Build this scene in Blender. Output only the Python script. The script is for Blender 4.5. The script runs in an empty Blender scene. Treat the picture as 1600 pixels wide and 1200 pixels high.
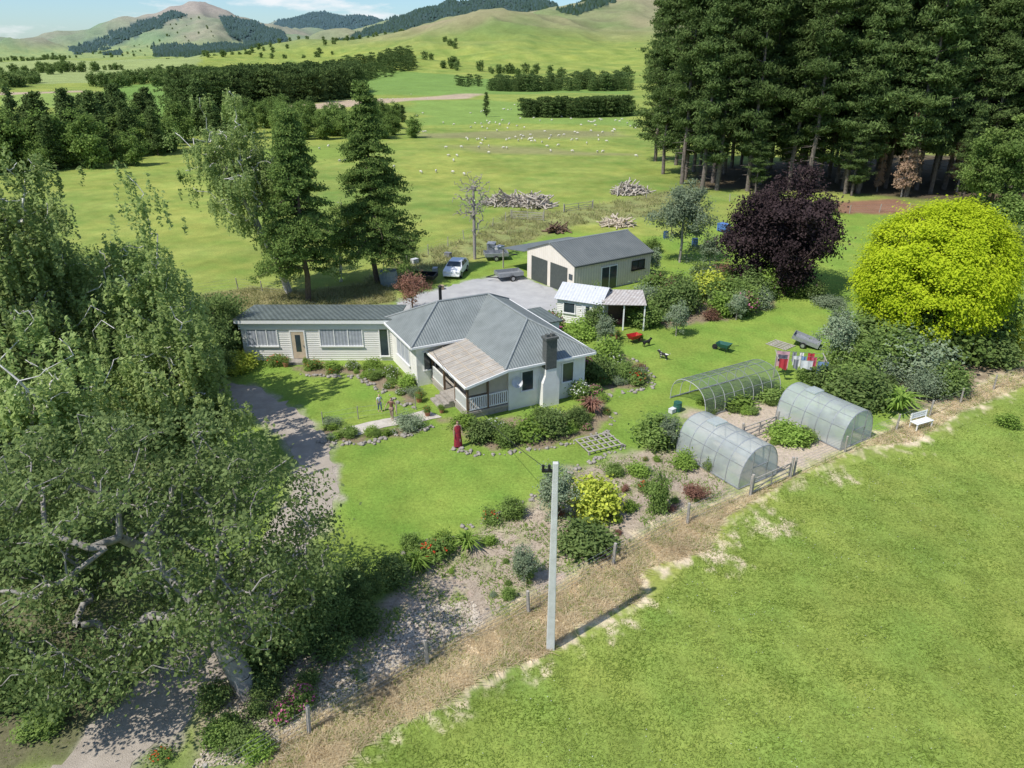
import bpy, math, random
import numpy as np
from mathutils import Vector, Matrix
random.seed(7)
TH=math.radians(24.5); CT=math.cos(TH); ST=math.sin(TH); CH=20.0; FP=1142.0
def g(u,v,z=0.0):
    a=(u-800)/FP;b=(v-600)/FP;F=CT-b*ST;D=ST+b*CT;t=(CH-z)/D
    return (a*t,F*t)
def at(u,v,d):
    a=(u-800)/FP;b=(v-600)/FP;F=CT-b*ST;D=ST+b*CT
    return (a/F*d,d,CH-d*D/F)
def depth(y,z=0): return y*CT+(CH-z)*ST
scene=bpy.context.scene
COL=scene.collection
# ---------------------------------------------------------------- materials
def newmat(name):
    m=bpy.data.materials.new(name); m.use_nodes=True
    nt=m.node_tree; nt.nodes.clear()
    out=nt.nodes.new('ShaderNodeOutputMaterial')
    return m,nt,out
def M(name,c,c2=None,rough=.8,ns=4.0,bump=0.0,bs=30.0,stripe=None,metal=0.0,spec=.3,alpha=1.0,dirt=0.0):
    """stripe=(axis,freq per m,darken,bump)"""
    m,nt,out=newmat(name); N=nt.nodes; L=nt.links
    p=N.new('ShaderNodeBsdfPrincipled'); L.new(p.outputs[0],out.inputs[0])
    p.inputs['Roughness'].default_value=rough; p.inputs['Metallic'].default_value=metal
    p.inputs['Specular IOR Level'].default_value=spec
    tc=N.new('ShaderNodeTexCoord')
    if c2 is None: c2=tuple(x*.78 for x in c)
    nz=N.new('ShaderNodeTexNoise'); nz.inputs['Scale'].default_value=ns; nz.inputs['Detail'].default_value=6
    nz.inputs['Roughness'].default_value=.65
    L.new(tc.outputs['Object'],nz.inputs['Vector'])
    rp=N.new('ShaderNodeMapRange'); rp.inputs[1].default_value=.32; rp.inputs[2].default_value=.68
    L.new(nz.outputs[0],rp.inputs[0])
    mx=N.new('ShaderNodeMixRGB'); mx.inputs[1].default_value=(*c,1); mx.inputs[2].default_value=(*c2,1)
    L.new(rp.outputs[0],mx.inputs[0]); cur=mx.outputs[0]
    hsock=None
    if stripe:
        ax,fr,dk,bp=stripe
        sp=N.new('ShaderNodeSeparateXYZ'); L.new(tc.outputs['Object'],sp.inputs[0])
        mu=N.new('ShaderNodeMath'); mu.operation='MULTIPLY'; mu.inputs[1].default_value=fr*2*math.pi
        L.new(sp.outputs[ax],mu.inputs[0])
        si=N.new('ShaderNodeMath'); si.operation='SINE'; L.new(mu.outputs[0],si.inputs[0])
        mr=N.new('ShaderNodeMapRange'); mr.inputs[1].default_value=-1; mr.inputs[2].default_value=1
        L.new(si.outputs[0],mr.inputs[0])
        mr.inputs[3].default_value=1-dk; mr.inputs[4].default_value=1
        ml=N.new('ShaderNodeMixRGB'); ml.blend_type='MULTIPLY'; ml.inputs[0].default_value=1
        L.new(cur,ml.inputs[1]); L.new(mr.outputs[0],ml.inputs[2]); cur=ml.outputs[0]
        if bp>0:
            bn=N.new('ShaderNodeBump'); bn.inputs['Strength'].default_value=bp; bn.inputs['Distance'].default_value=.03
            L.new(si.outputs[0],bn.inputs['Height']); hsock=bn
    if bump>0:
        n2=N.new('ShaderNodeTexNoise'); n2.inputs['Scale'].default_value=bs; n2.inputs['Detail'].default_value=4
        L.new(tc.outputs['Object'],n2.inputs['Vector'])
        b2=N.new('ShaderNodeBump'); b2.inputs['Strength'].default_value=bump; b2.inputs['Distance'].default_value=.05
        L.new(n2.outputs[0],b2.inputs['Height'])
        if hsock: L.new(hsock.outputs[0],b2.inputs['Normal'])
        hsock=b2
    if hsock: L.new(hsock.outputs[0],p.inputs['Normal'])
    L.new(cur,p.inputs['Base Color'])
    if alpha<1: p.inputs['Alpha'].default_value=alpha
    return m
def leafmat(name,c1,c2,trans=.4,vary=.2):
    m,nt,out=newmat(name); N=nt.nodes; L=nt.links
    at_=N.new('ShaderNodeAttribute'); at_.attribute_name='tint'
    mx=N.new('ShaderNodeMixRGB'); mx.inputs[1].default_value=(*c1,1); mx.inputs[2].default_value=(*c2,1)
    L.new(at_.outputs['Fac'],mx.inputs[0])
    oi=N.new('ShaderNodeObjectInfo')
    mr=N.new('ShaderNodeMapRange'); mr.inputs[3].default_value=1-vary; mr.inputs[4].default_value=1+vary
    L.new(oi.outputs['Random'],mr.inputs[0])
    ml=N.new('ShaderNodeMixRGB'); ml.blend_type='MULTIPLY'; ml.inputs[0].default_value=1
    L.new(mx.outputs[0],ml.inputs[1]); L.new(mr.outputs[0],ml.inputs[2])
    d=N.new('ShaderNodeBsdfDiffuse'); t=N.new('ShaderNodeBsdfTranslucent'); s=N.new('ShaderNodeMixShader')
    L.new(ml.outputs[0],d.inputs[0]); L.new(ml.outputs[0],t.inputs[0]); s.inputs[0].default_value=trans
    L.new(d.outputs[0],s.inputs[1]); L.new(t.outputs[0],s.inputs[2])
    L.new(s.outputs[0],out.inputs[0])
    return m
def clearmat(name,c,op,rough=.3,vary=.12):
    m,nt,out=newmat(name); N=nt.nodes; L=nt.links
    p=N.new('ShaderNodeBsdfPrincipled'); p.inputs['Base Color'].default_value=(*c,1); p.inputs['Roughness'].default_value=rough
    tc=N.new('ShaderNodeTexCoord'); nz=N.new('ShaderNodeTexNoise'); nz.inputs['Scale'].default_value=1.7
    nz.inputs['Detail'].default_value=5
    L.new(tc.outputs['Object'],nz.inputs['Vector'])
    mr=N.new('ShaderNodeMapRange'); mr.inputs[1].default_value=.3; mr.inputs[2].default_value=.7
    mr.inputs[3].default_value=op-vary; mr.inputs[4].default_value=op+vary
    L.new(nz.outputs[0],mr.inputs[0])
    t=N.new('ShaderNodeBsdfTransparent'); t.inputs[0].default_value=(.93,.96,.95,1)
    tl=N.new('ShaderNodeBsdfTranslucent'); tl.inputs[0].default_value=(*c,1)
    s0=N.new('ShaderNodeMixShader'); s0.inputs[0].default_value=.35
    L.new(p.outputs[0],s0.inputs[1]); L.new(tl.outputs[0],s0.inputs[2])
    s=N.new('ShaderNodeMixShader'); L.new(mr.outputs[0],s.inputs[0]); L.new(t.outputs[0],s.inputs[1]); L.new(s0.outputs[0],s.inputs[2])
    L.new(s.outputs[0],out.inputs[0])
    return m
# ---------------------------------------------------------------- mesh helpers
def np_mesh(name,V,F,tint=None,smooth=False,mats=()):
    V=np.asarray(V,dtype=np.float32); F=np.asarray(F,dtype=np.int32); k=F.shape[1]
    me=bpy.data.meshes.new(name)
    me.vertices.add(len(V)); me.vertices.foreach_set('co',V.ravel())
    me.loops.add(F.size); me.loops.foreach_set('vertex_index',F.ravel())
    me.polygons.add(len(F))
    me.polygons.foreach_set('loop_start',np.arange(0,F.size,k,dtype=np.int32))
    me.polygons.foreach_set('loop_total',np.full(len(F),k,dtype=np.int32))
    if smooth: me.polygons.foreach_set('use_smooth',np.ones(len(F),dtype=bool))
    if tint is not None:
        a=me.attributes.new('tint','FLOAT','POINT'); a.data.foreach_set('value',np.asarray(tint,dtype=np.float32))
    me.update(calc_edges=True)
    for m in mats: me.materials.append(m)
    return me
def link(me,name,parent=None,loc=None,rotz=0,scale=None):
    o=bpy.data.objects.new(name,me); COL.objects.link(o)
    if parent: o.parent=parent
    if loc is not None: o.location=loc
    if rotz: o.rotation_euler=(0,0,rotz)
    if scale is not None: o.scale=scale
    return o
def meta(o,label=None,cat=None,group=None,kind=None):
    if label: o['label']=label
    if cat: o['category']=cat
    if group: o['group']=group
    if kind: o['kind']=kind
    return o
def thing(name,label,cat,loc=(0,0,0),rotz=0,group=None,scale=None):
    e=bpy.data.objects.new(name,None); COL.objects.link(e); e.empty_display_size=.3
    e.location=loc; e.rotation_euler=(0,0,rotz)
    if scale is not None: e.scale=scale
    return meta(e,label,cat,group)
def copy_thing(o,loc,rotz=0,scale=None,label=None):
    n=o.copy(); COL.objects.link(n); n.location=loc; n.rotation_euler=(0,0,rotz)
    if scale is not None: n.scale=scale
    if label: n['label']=label
    for c in o.children:
        cc=c.copy(); COL.objects.link(cc); cc.parent=n
        for d in c.children:
            dd=d.copy(); COL.objects.link(dd); dd.parent=cc
    return n
I4=Matrix.Identity(4)
def RT(x,y,z=0,rz=0): return Matrix.Translation((x,y,z))@Matrix.Rotation(rz,4,'Z')
class MB:
    def __init__(s,xf=I4): s.v=[];s.f=[];s.mi=[];s.xf=xf
    def add(s,vs,fs,mi=0):
        n=len(s.v)
        for p in vs: s.v.append(tuple(s.xf@Vector(p)))
        for f in fs: s.f.append(tuple(i+n for i in f)); s.mi.append(mi)
    def box(s,x0,x1,y0,y1,z0,z1,mi=0,m=None):
        vs=[(x0,y0,z0),(x1,y0,z0),(x1,y1,z0),(x0,y1,z0),(x0,y0,z1),(x1,y0,z1),(x1,y1,z1),(x0,y1,z1)]
        if m is not None: vs=[tuple(m@Vector(p)) for p in vs]
        s.add(vs,[(0,3,2,1),(4,5,6,7),(0,1,5,4),(1,2,6,5),(2,3,7,6),(3,0,4,7)],mi)
    def beam(s,p,q,w,h=None,mi=0):
        h=h or w; p=Vector(p);q=Vector(q);d=q-p;L=d.length
        if L<1e-6:return
        m=Matrix.Translation(p)@d.to_track_quat('Z','Y').to_matrix().to_4x4()
        s.box(-w/2,w/2,-h/2,h/2,0,L,mi,m)
    def tube(s,pts,rad,n=8,cap=True,mi=0):
        pts=[Vector(p) for p in pts]
        if not hasattr(rad,'__len__'): rad=[rad]*len(pts)
        vs=[];fs=[]
        for i,p in enumerate(pts):
            d=(pts[min(i+1,len(pts)-1)]-pts[max(i-1,0)]).normalized()
            q=d.to_track_quat('Z','Y')
            for k in range(n):
                a=2*math.pi*k/n; vs.append(tuple(p+q@Vector((math.cos(a)*rad[i],math.sin(a)*rad[i],0))))
        for i in range(len(pts)-1):
            for k in range(n):
                k2=(k+1)%n; fs.append((i*n+k,i*n+k2,(i+1)*n+k2,(i+1)*n+k))
        if cap: fs.append(tuple(range(n-1,-1,-1))); fs.append(tuple((len(pts)-1)*n+k for k in range(n)))
        s.add(vs,fs,mi)
    def ngon(s,poly,z0,z1,mi=0):
        n=len(poly); vs=[(x,y,z0) for x,y in poly]+[(x,y,z1) for x,y in poly]
        s.add(vs,[tuple(range(n-1,-1,-1)),tuple(range(n,2*n))]+[(i,(i+1)%n,n+(i+1)%n,n+i) for i in range(n)],mi)
    def obj(s,name,mats,parent=None,loc=None,rotz=0,smooth=False,bevel=0):
        me=bpy.data.meshes.new(name); me.from_pydata(s.v,[],s.f)
        if not isinstance(mats,(list,tuple)): mats=[mats]
        for m in mats: me.materials.append(m)
        me.polygons.foreach_set('material_index',s.mi)
        if smooth: me.polygons.foreach_set('use_smooth',[True]*len(s.f))
        me.update()
        o=link(me,name,parent,loc,rotz)
        if bevel:
            b=o.modifiers.new('b','BEVEL'); b.width=bevel; b.segments=2; b.limit_method='ANGLE'
        return o
def skin(name,V,E,R,mats,sub=1):
    me=bpy.data.meshes.new('t'); me.from_pydata(V,E,[])
    o=bpy.data.objects.new('t',me); COL.objects.link(o)
    mo=o.modifiers.new('s','SKIN'); mo.use_smooth_shade=True
    for i,r in enumerate(R):
        sv=me.skin_vertices[0].data[i]; rr=r if hasattr(r,'__len__') else (r,r); sv.radius=rr; sv.use_root=(i==0)
    if sub:
        sb=o.modifiers.new('d','SUBSURF'); sb.levels=sub; sb.render_levels=sub
    dg=bpy.context.evaluated_depsgraph_get(); dg.update()
    res=bpy.data.meshes.new_from_object(o.evaluated_get(dg)); res.name=name
    res.materials.clear()
    for m in mats: res.materials.append(m)
    bpy.data.objects.remove(o); bpy.data.meshes.remove(me)
    return res
# ---------------------------------------------------------------- noise
_r=np.random.default_rng(11)
_dirs=_r.uniform(0,2*np.pi,24); _ph=_r.uniform(0,6.28,24)
def wn(x,y,sc,seed=0,oct=3):
    r=np.zeros_like(x,dtype=float); amp=1;tot=0
    for o in range(oct):
        for k in range(4):
            i=(seed*5+o*4+k*7)%24; a=_dirs[i]; f=2*np.pi/sc*(2**o)*(0.8+.13*k)
            r+=amp*np.sin((x*np.cos(a)+y*np.sin(a))*f+_ph[(i+k)%24]+1.7*np.sin((x*np.sin(a)-y*np.cos(a))*f*.6+_ph[i]))
        tot+=amp*2.2; amp*=.55
    return r/tot
def polysd(x,y,P):
    """signed distance, positive inside"""
    P=np.asarray(P,float); n=len(P); ins=np.zeros(x.shape,bool); d=np.full(x.shape,1e9)
    for i in range(n):
        ax,ay=P[i]; bx,by=P[(i+1)%n]
        dx,dy=bx-ax,by-ay; t=np.clip(((x-ax)*dx+(y-ay)*dy)/(dx*dx+dy*dy+1e-9),0,1)
        d=np.minimum(d,np.hypot(x-ax-t*dx,y-ay-t*dy))
        c=((ay>y)!=(by>y)); xi=(bx-ax)*(y-ay)/((by-ay) if abs(by-ay)>1e-9 else 1e-9)+ax
        ins^=(c&(x<xi))
    return np.where(ins,d,-d)
def sstep(a,b,x):
    t=np.clip((x-a)/(b-a),0,1); return t*t*(3-2*t)
def GP(L): return [g(u,v) for u,v in L]
# ---------------------------------------------------------------- zones
DRIVE=GP([(350,598),(400,605),(436,625),(492,662),(522,702),(526,760),(512,808),(486,850),(440,960),(360,1060),(300,1125),(190,1210),(20,1260),(140,1140),(250,1040),(350,930),(420,830),(455,770),(462,720),(440,680),(400,650),(330,640)])
YARD=GP([(600,487),(650,462),(700,448),(745,437),(800,428),(830,440),(900,463),(870,475),(880,500),(800,500),(700,500)])
PATH=GP([(528,678),(540,668),(600,655),(640,648),(665,640),(690,652),(655,660),(600,668),(548,684)])
STRAW=GP([(380,1240),(440,1150),(560,1085),(660,1030),(760,975),(850,930),(950,868),(1060,808),(1180,768),(1330,705),(1440,645),(1600,572),(1800,500),(1800,529),(1600,603),(1500,644),(1430,690),(1350,698),(1240,746),(1130,810),(1110,858),(1000,892),(1000,938),(900,978),(860,1022),(760,1054),(690,1104),(590,1148),(500,1230)])
DIRT=GP([(540,1040),(600,930),(660,880),(740,835),(830,790),(880,745),(960,710),(1050,700),(1090,690),(1150,770),(1060,808),(950,868),(850,930),(760,975),(660,1030),(560,1085)])
DIRT2=GP([(1060,645),(1110,640),(1180,625),(1230,640),(1330,700),(1290,715),(1230,740),(1170,760),(1110,700)])
DIRT3=GP([(350,1010),(480,950),(600,1000),(520,1080),(400,1180),(300,1200),(330,1100)])
WASTE=GP([(310,462),(400,450),(480,455),(600,440),(620,470),(560,480),(380,485),(340,490)])
px_=[(500,1230),(590,1150),(690,1110),(860,1030),(1010,945),(1130,830),(1240,750),(1430,700),(1600,612),(1800,540)]
PADD=GP(px_)+[(120,60),(120,-30),(-10,-30)]
GARD=GP([(340,480),(560,478),(620,470),(700,440),(770,400),(870,360),(1000,370),(1080,365),(1200,330),(1340,318),(1500,360),(1640,430),(1800,500),(1600,572),(1440,645),(1180,768),(950,868),(660,1030),(440,1150),(200,1500),(-600,1500),(-300,560)])
TUSS=GP([(560,445),(640,400),(740,370),(800,330),(880,330),(1040,300),(1080,300),(1100,330),(900,352),(840,372),(760,400),(680,425),(620,452)])
BROWN=GP([(1270,318),(1400,310),(1440,325),(1420,335),(1330,334),(1280,330)])
PINEF=GP([(1075,295),(1300,300),(1440,312),(1700,330),(1700,250),(1400,240),(1080,262)])
BEDS=[GP(p) for p in [
 [(690,655),(735,690),(760,705),(860,695),(940,672),(955,645),(930,600),(905,640),(870,650),(790,655),(740,660)],
 [(920,560),(960,550),(1015,585),(1018,602),(950,615),(925,590)],
 [(465,572),(590,570),(640,600),(655,632),(625,625),(560,588),(470,584)],
 [(1000,485),(1005,455),(1080,440),(1200,440),(1210,480),(1130,500),(1040,512)],
 [(1290,560),(1340,540),(1600,530),(1600,568),(1450,640),(1360,635),(1270,600)],
 [(505,672),(528,665),(548,684),(655,662),(665,672),(560,692),(515,690)],
]]
FAR=[ # (poly px, colour)
 ([(430,170),(560,152),(765,145),(740,153),(600,162),(480,172)],(.42,.33,.23)),
 ([(-100,143),(130,140),(165,146),(60,150),(-100,151)],(.40,.31,.22)),
 ([(-100,104),(260,98),(330,96),(300,118),(80,133),(-100,133)],(.27,.32,.12)),
 ([(180,132),(270,128),(330,150),(340,190),(240,182),(150,150)],(.16,.26,.06)),
 ([(0,150),(150,150),(230,165),(0,170)],(.23,.31,.08)),
 ([(590,118),(700,120),(980,140),(980,150),(560,146),(560,128)],(.17,.265,.065)),
 ([(650,160),(760,156),(990,178),(990,198),(820,192),(650,196)],(.20,.29,.07)),
 ([(650,208),(760,203),(985,206),(985,214),(800,218),(660,214)],(.235,.235,.10)),
 ([(690,228),(830,232),(1000,240),(1000,244),(760,240)],(.25,.25,.10)),
 ([(350,240),(600,225),(640,232),(500,250),(380,262)],(.21,.285,.06)),
]
# ---------------------------------------------------------------- terrain
RIDGES=[ # pts(u,v,d), width
 ([(20,90,3500),(115,77,3500),(200,46,3450),(270,15,3400),(305,3,3400),(335,20,3350),(395,34,3300),(450,52,3300),(540,76,3200)],650),
 ([(305,5,3400),(330,46,2800),(350,80,2300)],330),
 ([(200,46,3450),(215,70,2900)],300),
 ([(360,60,4700),(440,32,4700),(500,20,4700),(560,26,4700),(620,40,4700),(700,60,4700)],800),
 ([(440,84,2400),(520,71,2500),(580,52,2600),(640,26,2600),(700,5,2600),(760,-5,2600),(830,1,2600),(870,20,2600),(920,30,2600)],520),
 ([(600,92,1500),(660,62,1500),(700,41,1500),(740,31,1450),(785,17,1400),(830,20,1400),(880,41,1450),(930,66,1500),(990,80,1500)],420),
 ([(785,17,1400),(800,56,1050),(800,94,860)],230),
 ([(700,41,1500),(690,80,1100)],150),
 ([(880,41,1450),(900,80,1050)],160),
 ([(820,45,2100),(870,22,2000),(920,3,1900),(980,-10,1900),(1060,-40,1900),(1250,-80,1900),(1500,-60,1900),(1800,-30,1900)],600),
 ([(980,-8,1900),(985,50,1300),(1000,90,950)],330),
 ([(-500,62,9000),(-100,66,9000),(0,57,9000),(40,66,9000),(80,76,9000),(160,80,9000)],1100),
]
def height(x,y):
    z=np.zeros_like(x,dtype=float)
    for pts,w in RIDGES:
        P=np.array([at(*p) for p in pts]); best=np.zeros_like(z)
        wob=1+.34*wn(x,y,w*.9,len(pts),2)
        for i in range(len(P)-1):
            ax,ay,az=P[i];bx,by,bz=P[i+1];dx,dy=bx-ax,by-ay
            t=np.clip(((x-ax)*dx+(y-ay)*dy)/(dx*dx+dy*dy),0,1)
            d=np.hypot(x-ax-t*dx,y-ay-t*dy)
            h=(az+t*(bz-az))*np.exp(-np.power(d/(w*wob*.75)+1e-6,1.35))
            best=np.maximum(best,h)
        k=12.0; mxx=np.maximum(z,best)
        z=np.where(np.abs(z-best)<60,np.log(np.exp((z-mxx)/k)+np.exp((best-mxx)/k))*k+mxx-k*.693*np.exp(-mxx/25),mxx)
    dist=np.hypot(x,y)
    z=z*sstep(520,900,dist)
    z+=sstep(170,420,dist)*1.3*(wn(x,y,170,3,2))*sstep(5000,2000,dist)
    z+=sstep(10,60,z)*(wn(x,y,260,6,2)*6-8*np.abs(wn(x,y,190,2,2)))
    return z
LAWN=np.array([.205,.295,.054]);PAD=np.array([.24,.312,.066]);BACK=np.array([.235,.285,.066])
STR=np.array([.70,.58,.40]);DRT=np.array([.42,.345,.265])
FORESTS=[ # dark plantations on the hills, outlines (u,v) and depth range
 ([(240,70),(330,68),(440,72),(470,92),(330,94),(245,90)],1500,4200),
 ([(108,77),(200,42),(270,17),(288,24),(200,64),(120,85)],2500,4200),
 ([(345,24),(400,36),(440,50),(470,84),(420,85),(356,54)],2500,4200),
 ([(400,54),(440,28),(500,12),(570,20),(640,40),(560,60),(470,78)],4000,6000),
 ([(440,90),(520,66),(580,46),(640,18),(700,-12),(870,-12),(872,26),(800,22),(720,44),(650,70),(560,88)],1900,3400),
 ([(870,18),(900,10),(940,-6),(960,4),(900,24)],1500,2600),
 ([(160,84),(190,79),(190,86),(165,90)],1200,4000),
]
def proj(x,y,z):
    d=y*CT+(CH-z)*ST; return 800+FP*x/d, 600+FP*((CH-z)*CT-y*ST)/d
def forest_mask(x,y,z):
    u,v=proj(x,y,z); m=np.zeros(x.shape)
    uu=u+5*wn(x,y,260,2,3); vv=v+4*wn(x,y,200,4,3)
    for P,a,b in FORESTS:
        m=np.maximum(m,(polysd(uu,vv,P)>0)&(y>a)&(y<b))
    return m
def build_terrain():
    r=[3.0]
    while r[-1]<13000:
        q=r[-1]; r.append(q*(1.0068 if q<130 else 1.011 if q<6000 else 1.03))
    r=np.array(r)
    az=np.radians(np.concatenate([np.arange(-180,-50,4),np.arange(-50,50,.17),np.arange(50,180.1,4)]))
    A,R=np.meshgrid(az,r); x=R*np.sin(A); y=R*np.cos(A); sh=x.shape
    x=x.ravel();y=y.ravel(); z=height(x,y)
    n=len(x)
    wx=x+.55*wn(x,y,3.2,1,3); wy=y+.55*wn(x,y,3.2,5,3)
    w2x=wx+.9*wn(x,y,1.3,3,3); w2y=wy+.9*wn(x,y,1.3,8,3)
    col=np.tile(BACK,(n,1)); tex=np.ones(n) # tex: 1 grass 0 soil
    dist=np.hypot(x,y)
    v1=wn(x,y,55,2,3)[:,None]; v2=wn(x,y*2.5,24,5,3)[:,None]
    col=col*(1+.14*v1+.10*v2)+np.array([.025,.0,0])*v1+np.array([.015,.004,.006])*v2
    near=dist<260
    def paint(P,c,soft=.5,warp=1,soil=None):
        xx,yy=(wx,wy) if warp==1 else (w2x,w2y) if warp==2 else (x,y)
        s=np.zeros(n); s[near]=sstep(-soft,soft,polysd(xx[near],yy[near],P))
        s=s[:,None]; col[:]=col*(1-s)+np.asarray(c)*s
        if soil is not None: tex[:]=tex*(1-s[:,0])+soil*s[:,0]
    paint(GARD,LAWN,.8); paint(PADD,PAD,.6)
    paint(TUSS,(.25,.27,.10),1.5); paint(WASTE,(.33,.29,.15),1.2,1,.4)
    paint(BROWN,(.25,.14,.09),1.0,1,.3)
    paint(PINEF,(.12,.095,.06),2.5,1,0)
    sheepy=GP([(-300,600),(380,480),(370,560),(340,640),(250,1200),(-500,1200)]); paint(sheepy,(.13,.15,.06),1.2,1,.6)
    paint(GP([(-600,900),(250,960),(120,1140),(-50,1260),(-700,1400)]),(.15,.14,.08),1.0,1,.3)
    for b in BEDS: paint(b,(.25,.195,.13),.3,1,0)
    paint(DIRT,DRT,.7,1,0); paint(DIRT2,DRT*1.15,.5,1,0); paint(DIRT3,DRT*.8,1.0,1,0)
    paint(STRAW,STR,.6,2,.25)
    for (u,v,rr) in [(1200,820,.9),(1315,745,.7),(1090,860,1.6),(1410,690,1.3),(930,975,.9),(1100,875,.7)]:
        gx,gy=g(u,v); paint([(gx+rr*math.cos(t),gy+.6*rr*math.sin(t)) for t in np.linspace(0,6.28,10)[:-1]],STR*.92,.45,2,.2)
    paint(DRIVE,(.40,.35,.29),.5,1,0); paint(YARD,(.43,.425,.41),.7,1,0)
    gpz=sstep(.2,.55,wn(x,y,2.2,9,3))*(1-np.clip(tex,0,1))*near*.6
    gm=np.zeros(n); gm[near]=np.maximum(polysd(x[near],y[near],STRAW),polysd(x[near],y[near],DIRT))>0
    gpz=(gpz*gm)[:,None]; col=col*(1-gpz)+np.array([.27,.285,.12])*gpz
    pn=wn(x,y,6,7,3)*np.clip(tex,0,1)*near; col+= (np.array([.035,.016,.006])*pn[:,None])
    pn=wn(x,y,2.1,4,3)*np.clip(tex,0,1)*near; col*= (1+.06*pn[:,None])
    for P,c in FAR:
        s=sstep(-3,3,polysd(x+4*wn(x,y,60,3,2),y+4*wn(x,y,60,6,2),GP(P)))*(dist>120)*(dist<2200); s=s[:,None]; col=col*(1-s)+np.array(c)*s
    hz=sstep(12,60,z)
    tan=np.clip(.42+.5*wn(x,y,520,1,3)+.15*wn(x,y,150,7,2)+.22*sstep(40,150,z),0,1)
    hc=np.array([.155,.215,.07])*(1-tan[:,None])+np.array([.285,.25,.14])*tan[:,None]
    gul=np.abs(wn(x,y,190,2,2)); hc=hc*(1-.18*sstep(.3,.7,gul))[:,None]  # painted shade: gully creases darkened in the hill colour
    col=col*(1-hz[:,None])+hc*hz[:,None]
    pk=sstep(115,175,z)*(y>3000)*(y<4100); pk=pk[:,None]; col=col*(1-pk)+np.array([.31,.245,.17])*pk
    fm=forest_mask(x,y,z)*(z>8)
    fm=fm[:,None]; col=col*(1-fm)+np.array([.035,.055,.035])*fm
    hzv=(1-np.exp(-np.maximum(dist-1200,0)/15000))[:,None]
    col=col*(1-hzv)+np.array([.25,.40,.58])*hzv  # aerial haze painted into the ground colour, bluer with distance
    col=np.clip(col,.01,.9)
    nr,na=sh; idx=np.arange(nr*na).reshape(nr,na)
    F=np.stack([idx[:-1,:-1].ravel(),idx[:-1,1:].ravel(),idx[1:,1:].ravel(),idx[1:,:-1].ravel()],1)
    F=F[:,::-1]
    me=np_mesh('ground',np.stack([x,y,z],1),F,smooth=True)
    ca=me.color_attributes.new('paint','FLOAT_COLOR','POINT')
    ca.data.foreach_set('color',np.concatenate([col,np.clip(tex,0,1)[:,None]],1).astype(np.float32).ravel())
    m,nt,out=newmat('ground_cover'); N=nt.nodes; L=nt.links
    p=N.new('ShaderNodeBsdfPrincipled'); p.inputs['Roughness'].default_value=.95; p.inputs['Specular IOR Level'].default_value=.05
    L.new(p.outputs[0],out.inputs[0])
    a=N.new('ShaderNodeAttribute'); a.attribute_name='paint'
    gm=N.new('ShaderNodeNewGeometry')
    def noise(s,d=5,ro=.65,vec=None):
        q=N.new('ShaderNodeTexNoise'); q.inputs['Scale'].default_value=s; q.inputs['Detail'].default_value=d; q.inputs['Roughness'].default_value=ro
        L.new(vec or gm.outputs['Position'],q.inputs['Vector']); return q.outputs[0]
    def mrange(s,a0,a1,b0,b1):
        q=N.new('ShaderNodeMapRange'); L.new(s,q.inputs[0])
        for i,vv in enumerate((a0,a1,b0,b1)): q.inputs[i+1].default_value=vv
        return q.outputs[0]
    def mul(c,s,f=1):
        q=N.new('ShaderNodeMixRGB'); q.blend_type='MULTIPLY'; q.inputs[0].default_value=f; L.new(c,q.inputs[1]); L.new(s,q.inputs[2]); return q.outputs[0]
    c=a.outputs['Color']
    c=mul(c,mrange(noise(5.5,8,.8),.3,.7,.62,1.38))
    c=mul(c,mrange(noise(.45,5,.65),.3,.7,.86,1.14))
    c=mul(c,mrange(noise(.06,4),.3,.7,.88,1.12))
    fl=mrange(noise(1.3,7,.75),.56,.72,0,.5)
    q=N.new('ShaderNodeMixRGB'); L.new(fl,q.inputs[0]); L.new(c,q.inputs[1])
    w=N.new('ShaderNodeMixRGB'); w.blend_type='MULTIPLY'; w.inputs[0].default_value=1; w.inputs[2].default_value=(1.3,1.05,1.15,1); L.new(c,w.inputs[1])
    L.new(w.outputs[0],q.inputs[2]); c=q.outputs[0]
    L.new(c,p.inputs['Base Color'])
    b=N.new('ShaderNodeBump'); b.inputs['Strength'].default_value=.6; b.inputs['Distance'].default_value=.09
    L.new(noise(7,6,.8),b.inputs['Height']); L.new(b.outputs[0],p.inputs['Normal'])
    me.materials.append(m)
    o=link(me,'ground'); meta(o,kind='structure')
build_terrain()
def sheet(name,poly,z,mat,seed=1,amp=.25,thick=0):
    pts=[]
    n=len(poly)
    for i in range(n):
        a=np.array(poly[i]);b=np.array(poly[(i+1)%n]); L=np.hypot(*(b-a)); k=max(1,int(L/.35))
        for j in range(k): pts.append(a+(b-a)*j/k)
    P=np.array(pts)
    P[:,0]+=amp*wn(P[:,0],P[:,1],1.6,seed,3); P[:,1]+=amp*wn(P[:,0],P[:,1],1.4,seed+2,3)
    me=bpy.data.meshes.new(name); me.from_pydata([(x,y,z) for x,y in P],[],[tuple(range(len(P)))]); me.update()
    if me.polygons[0].normal.z<0: me.flip_normals()
    me.materials.append(mat); o=link(me,name); meta(o,kind='structure'); return o
gravel=M('gravel',(.46,.40,.33),(.34,.29,.235),.95,ns=1.2,bump=.8,bs=40)
gravel2=M('pale_gravel',(.47,.465,.45),(.37,.365,.36),.95,ns=.8,bump=.7,bs=35)
conc=M('old_concrete',(.58,.53,.46),(.42,.38,.33),.9,ns=2.5,bump=.3)
sheet('driveway',DRIVE,.012,gravel,1,.35)
sheet('gravel_yard',YARD,.010,gravel2,2,.5)
sheet('garden_path',PATH,.03,conc,3,.06)
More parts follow.
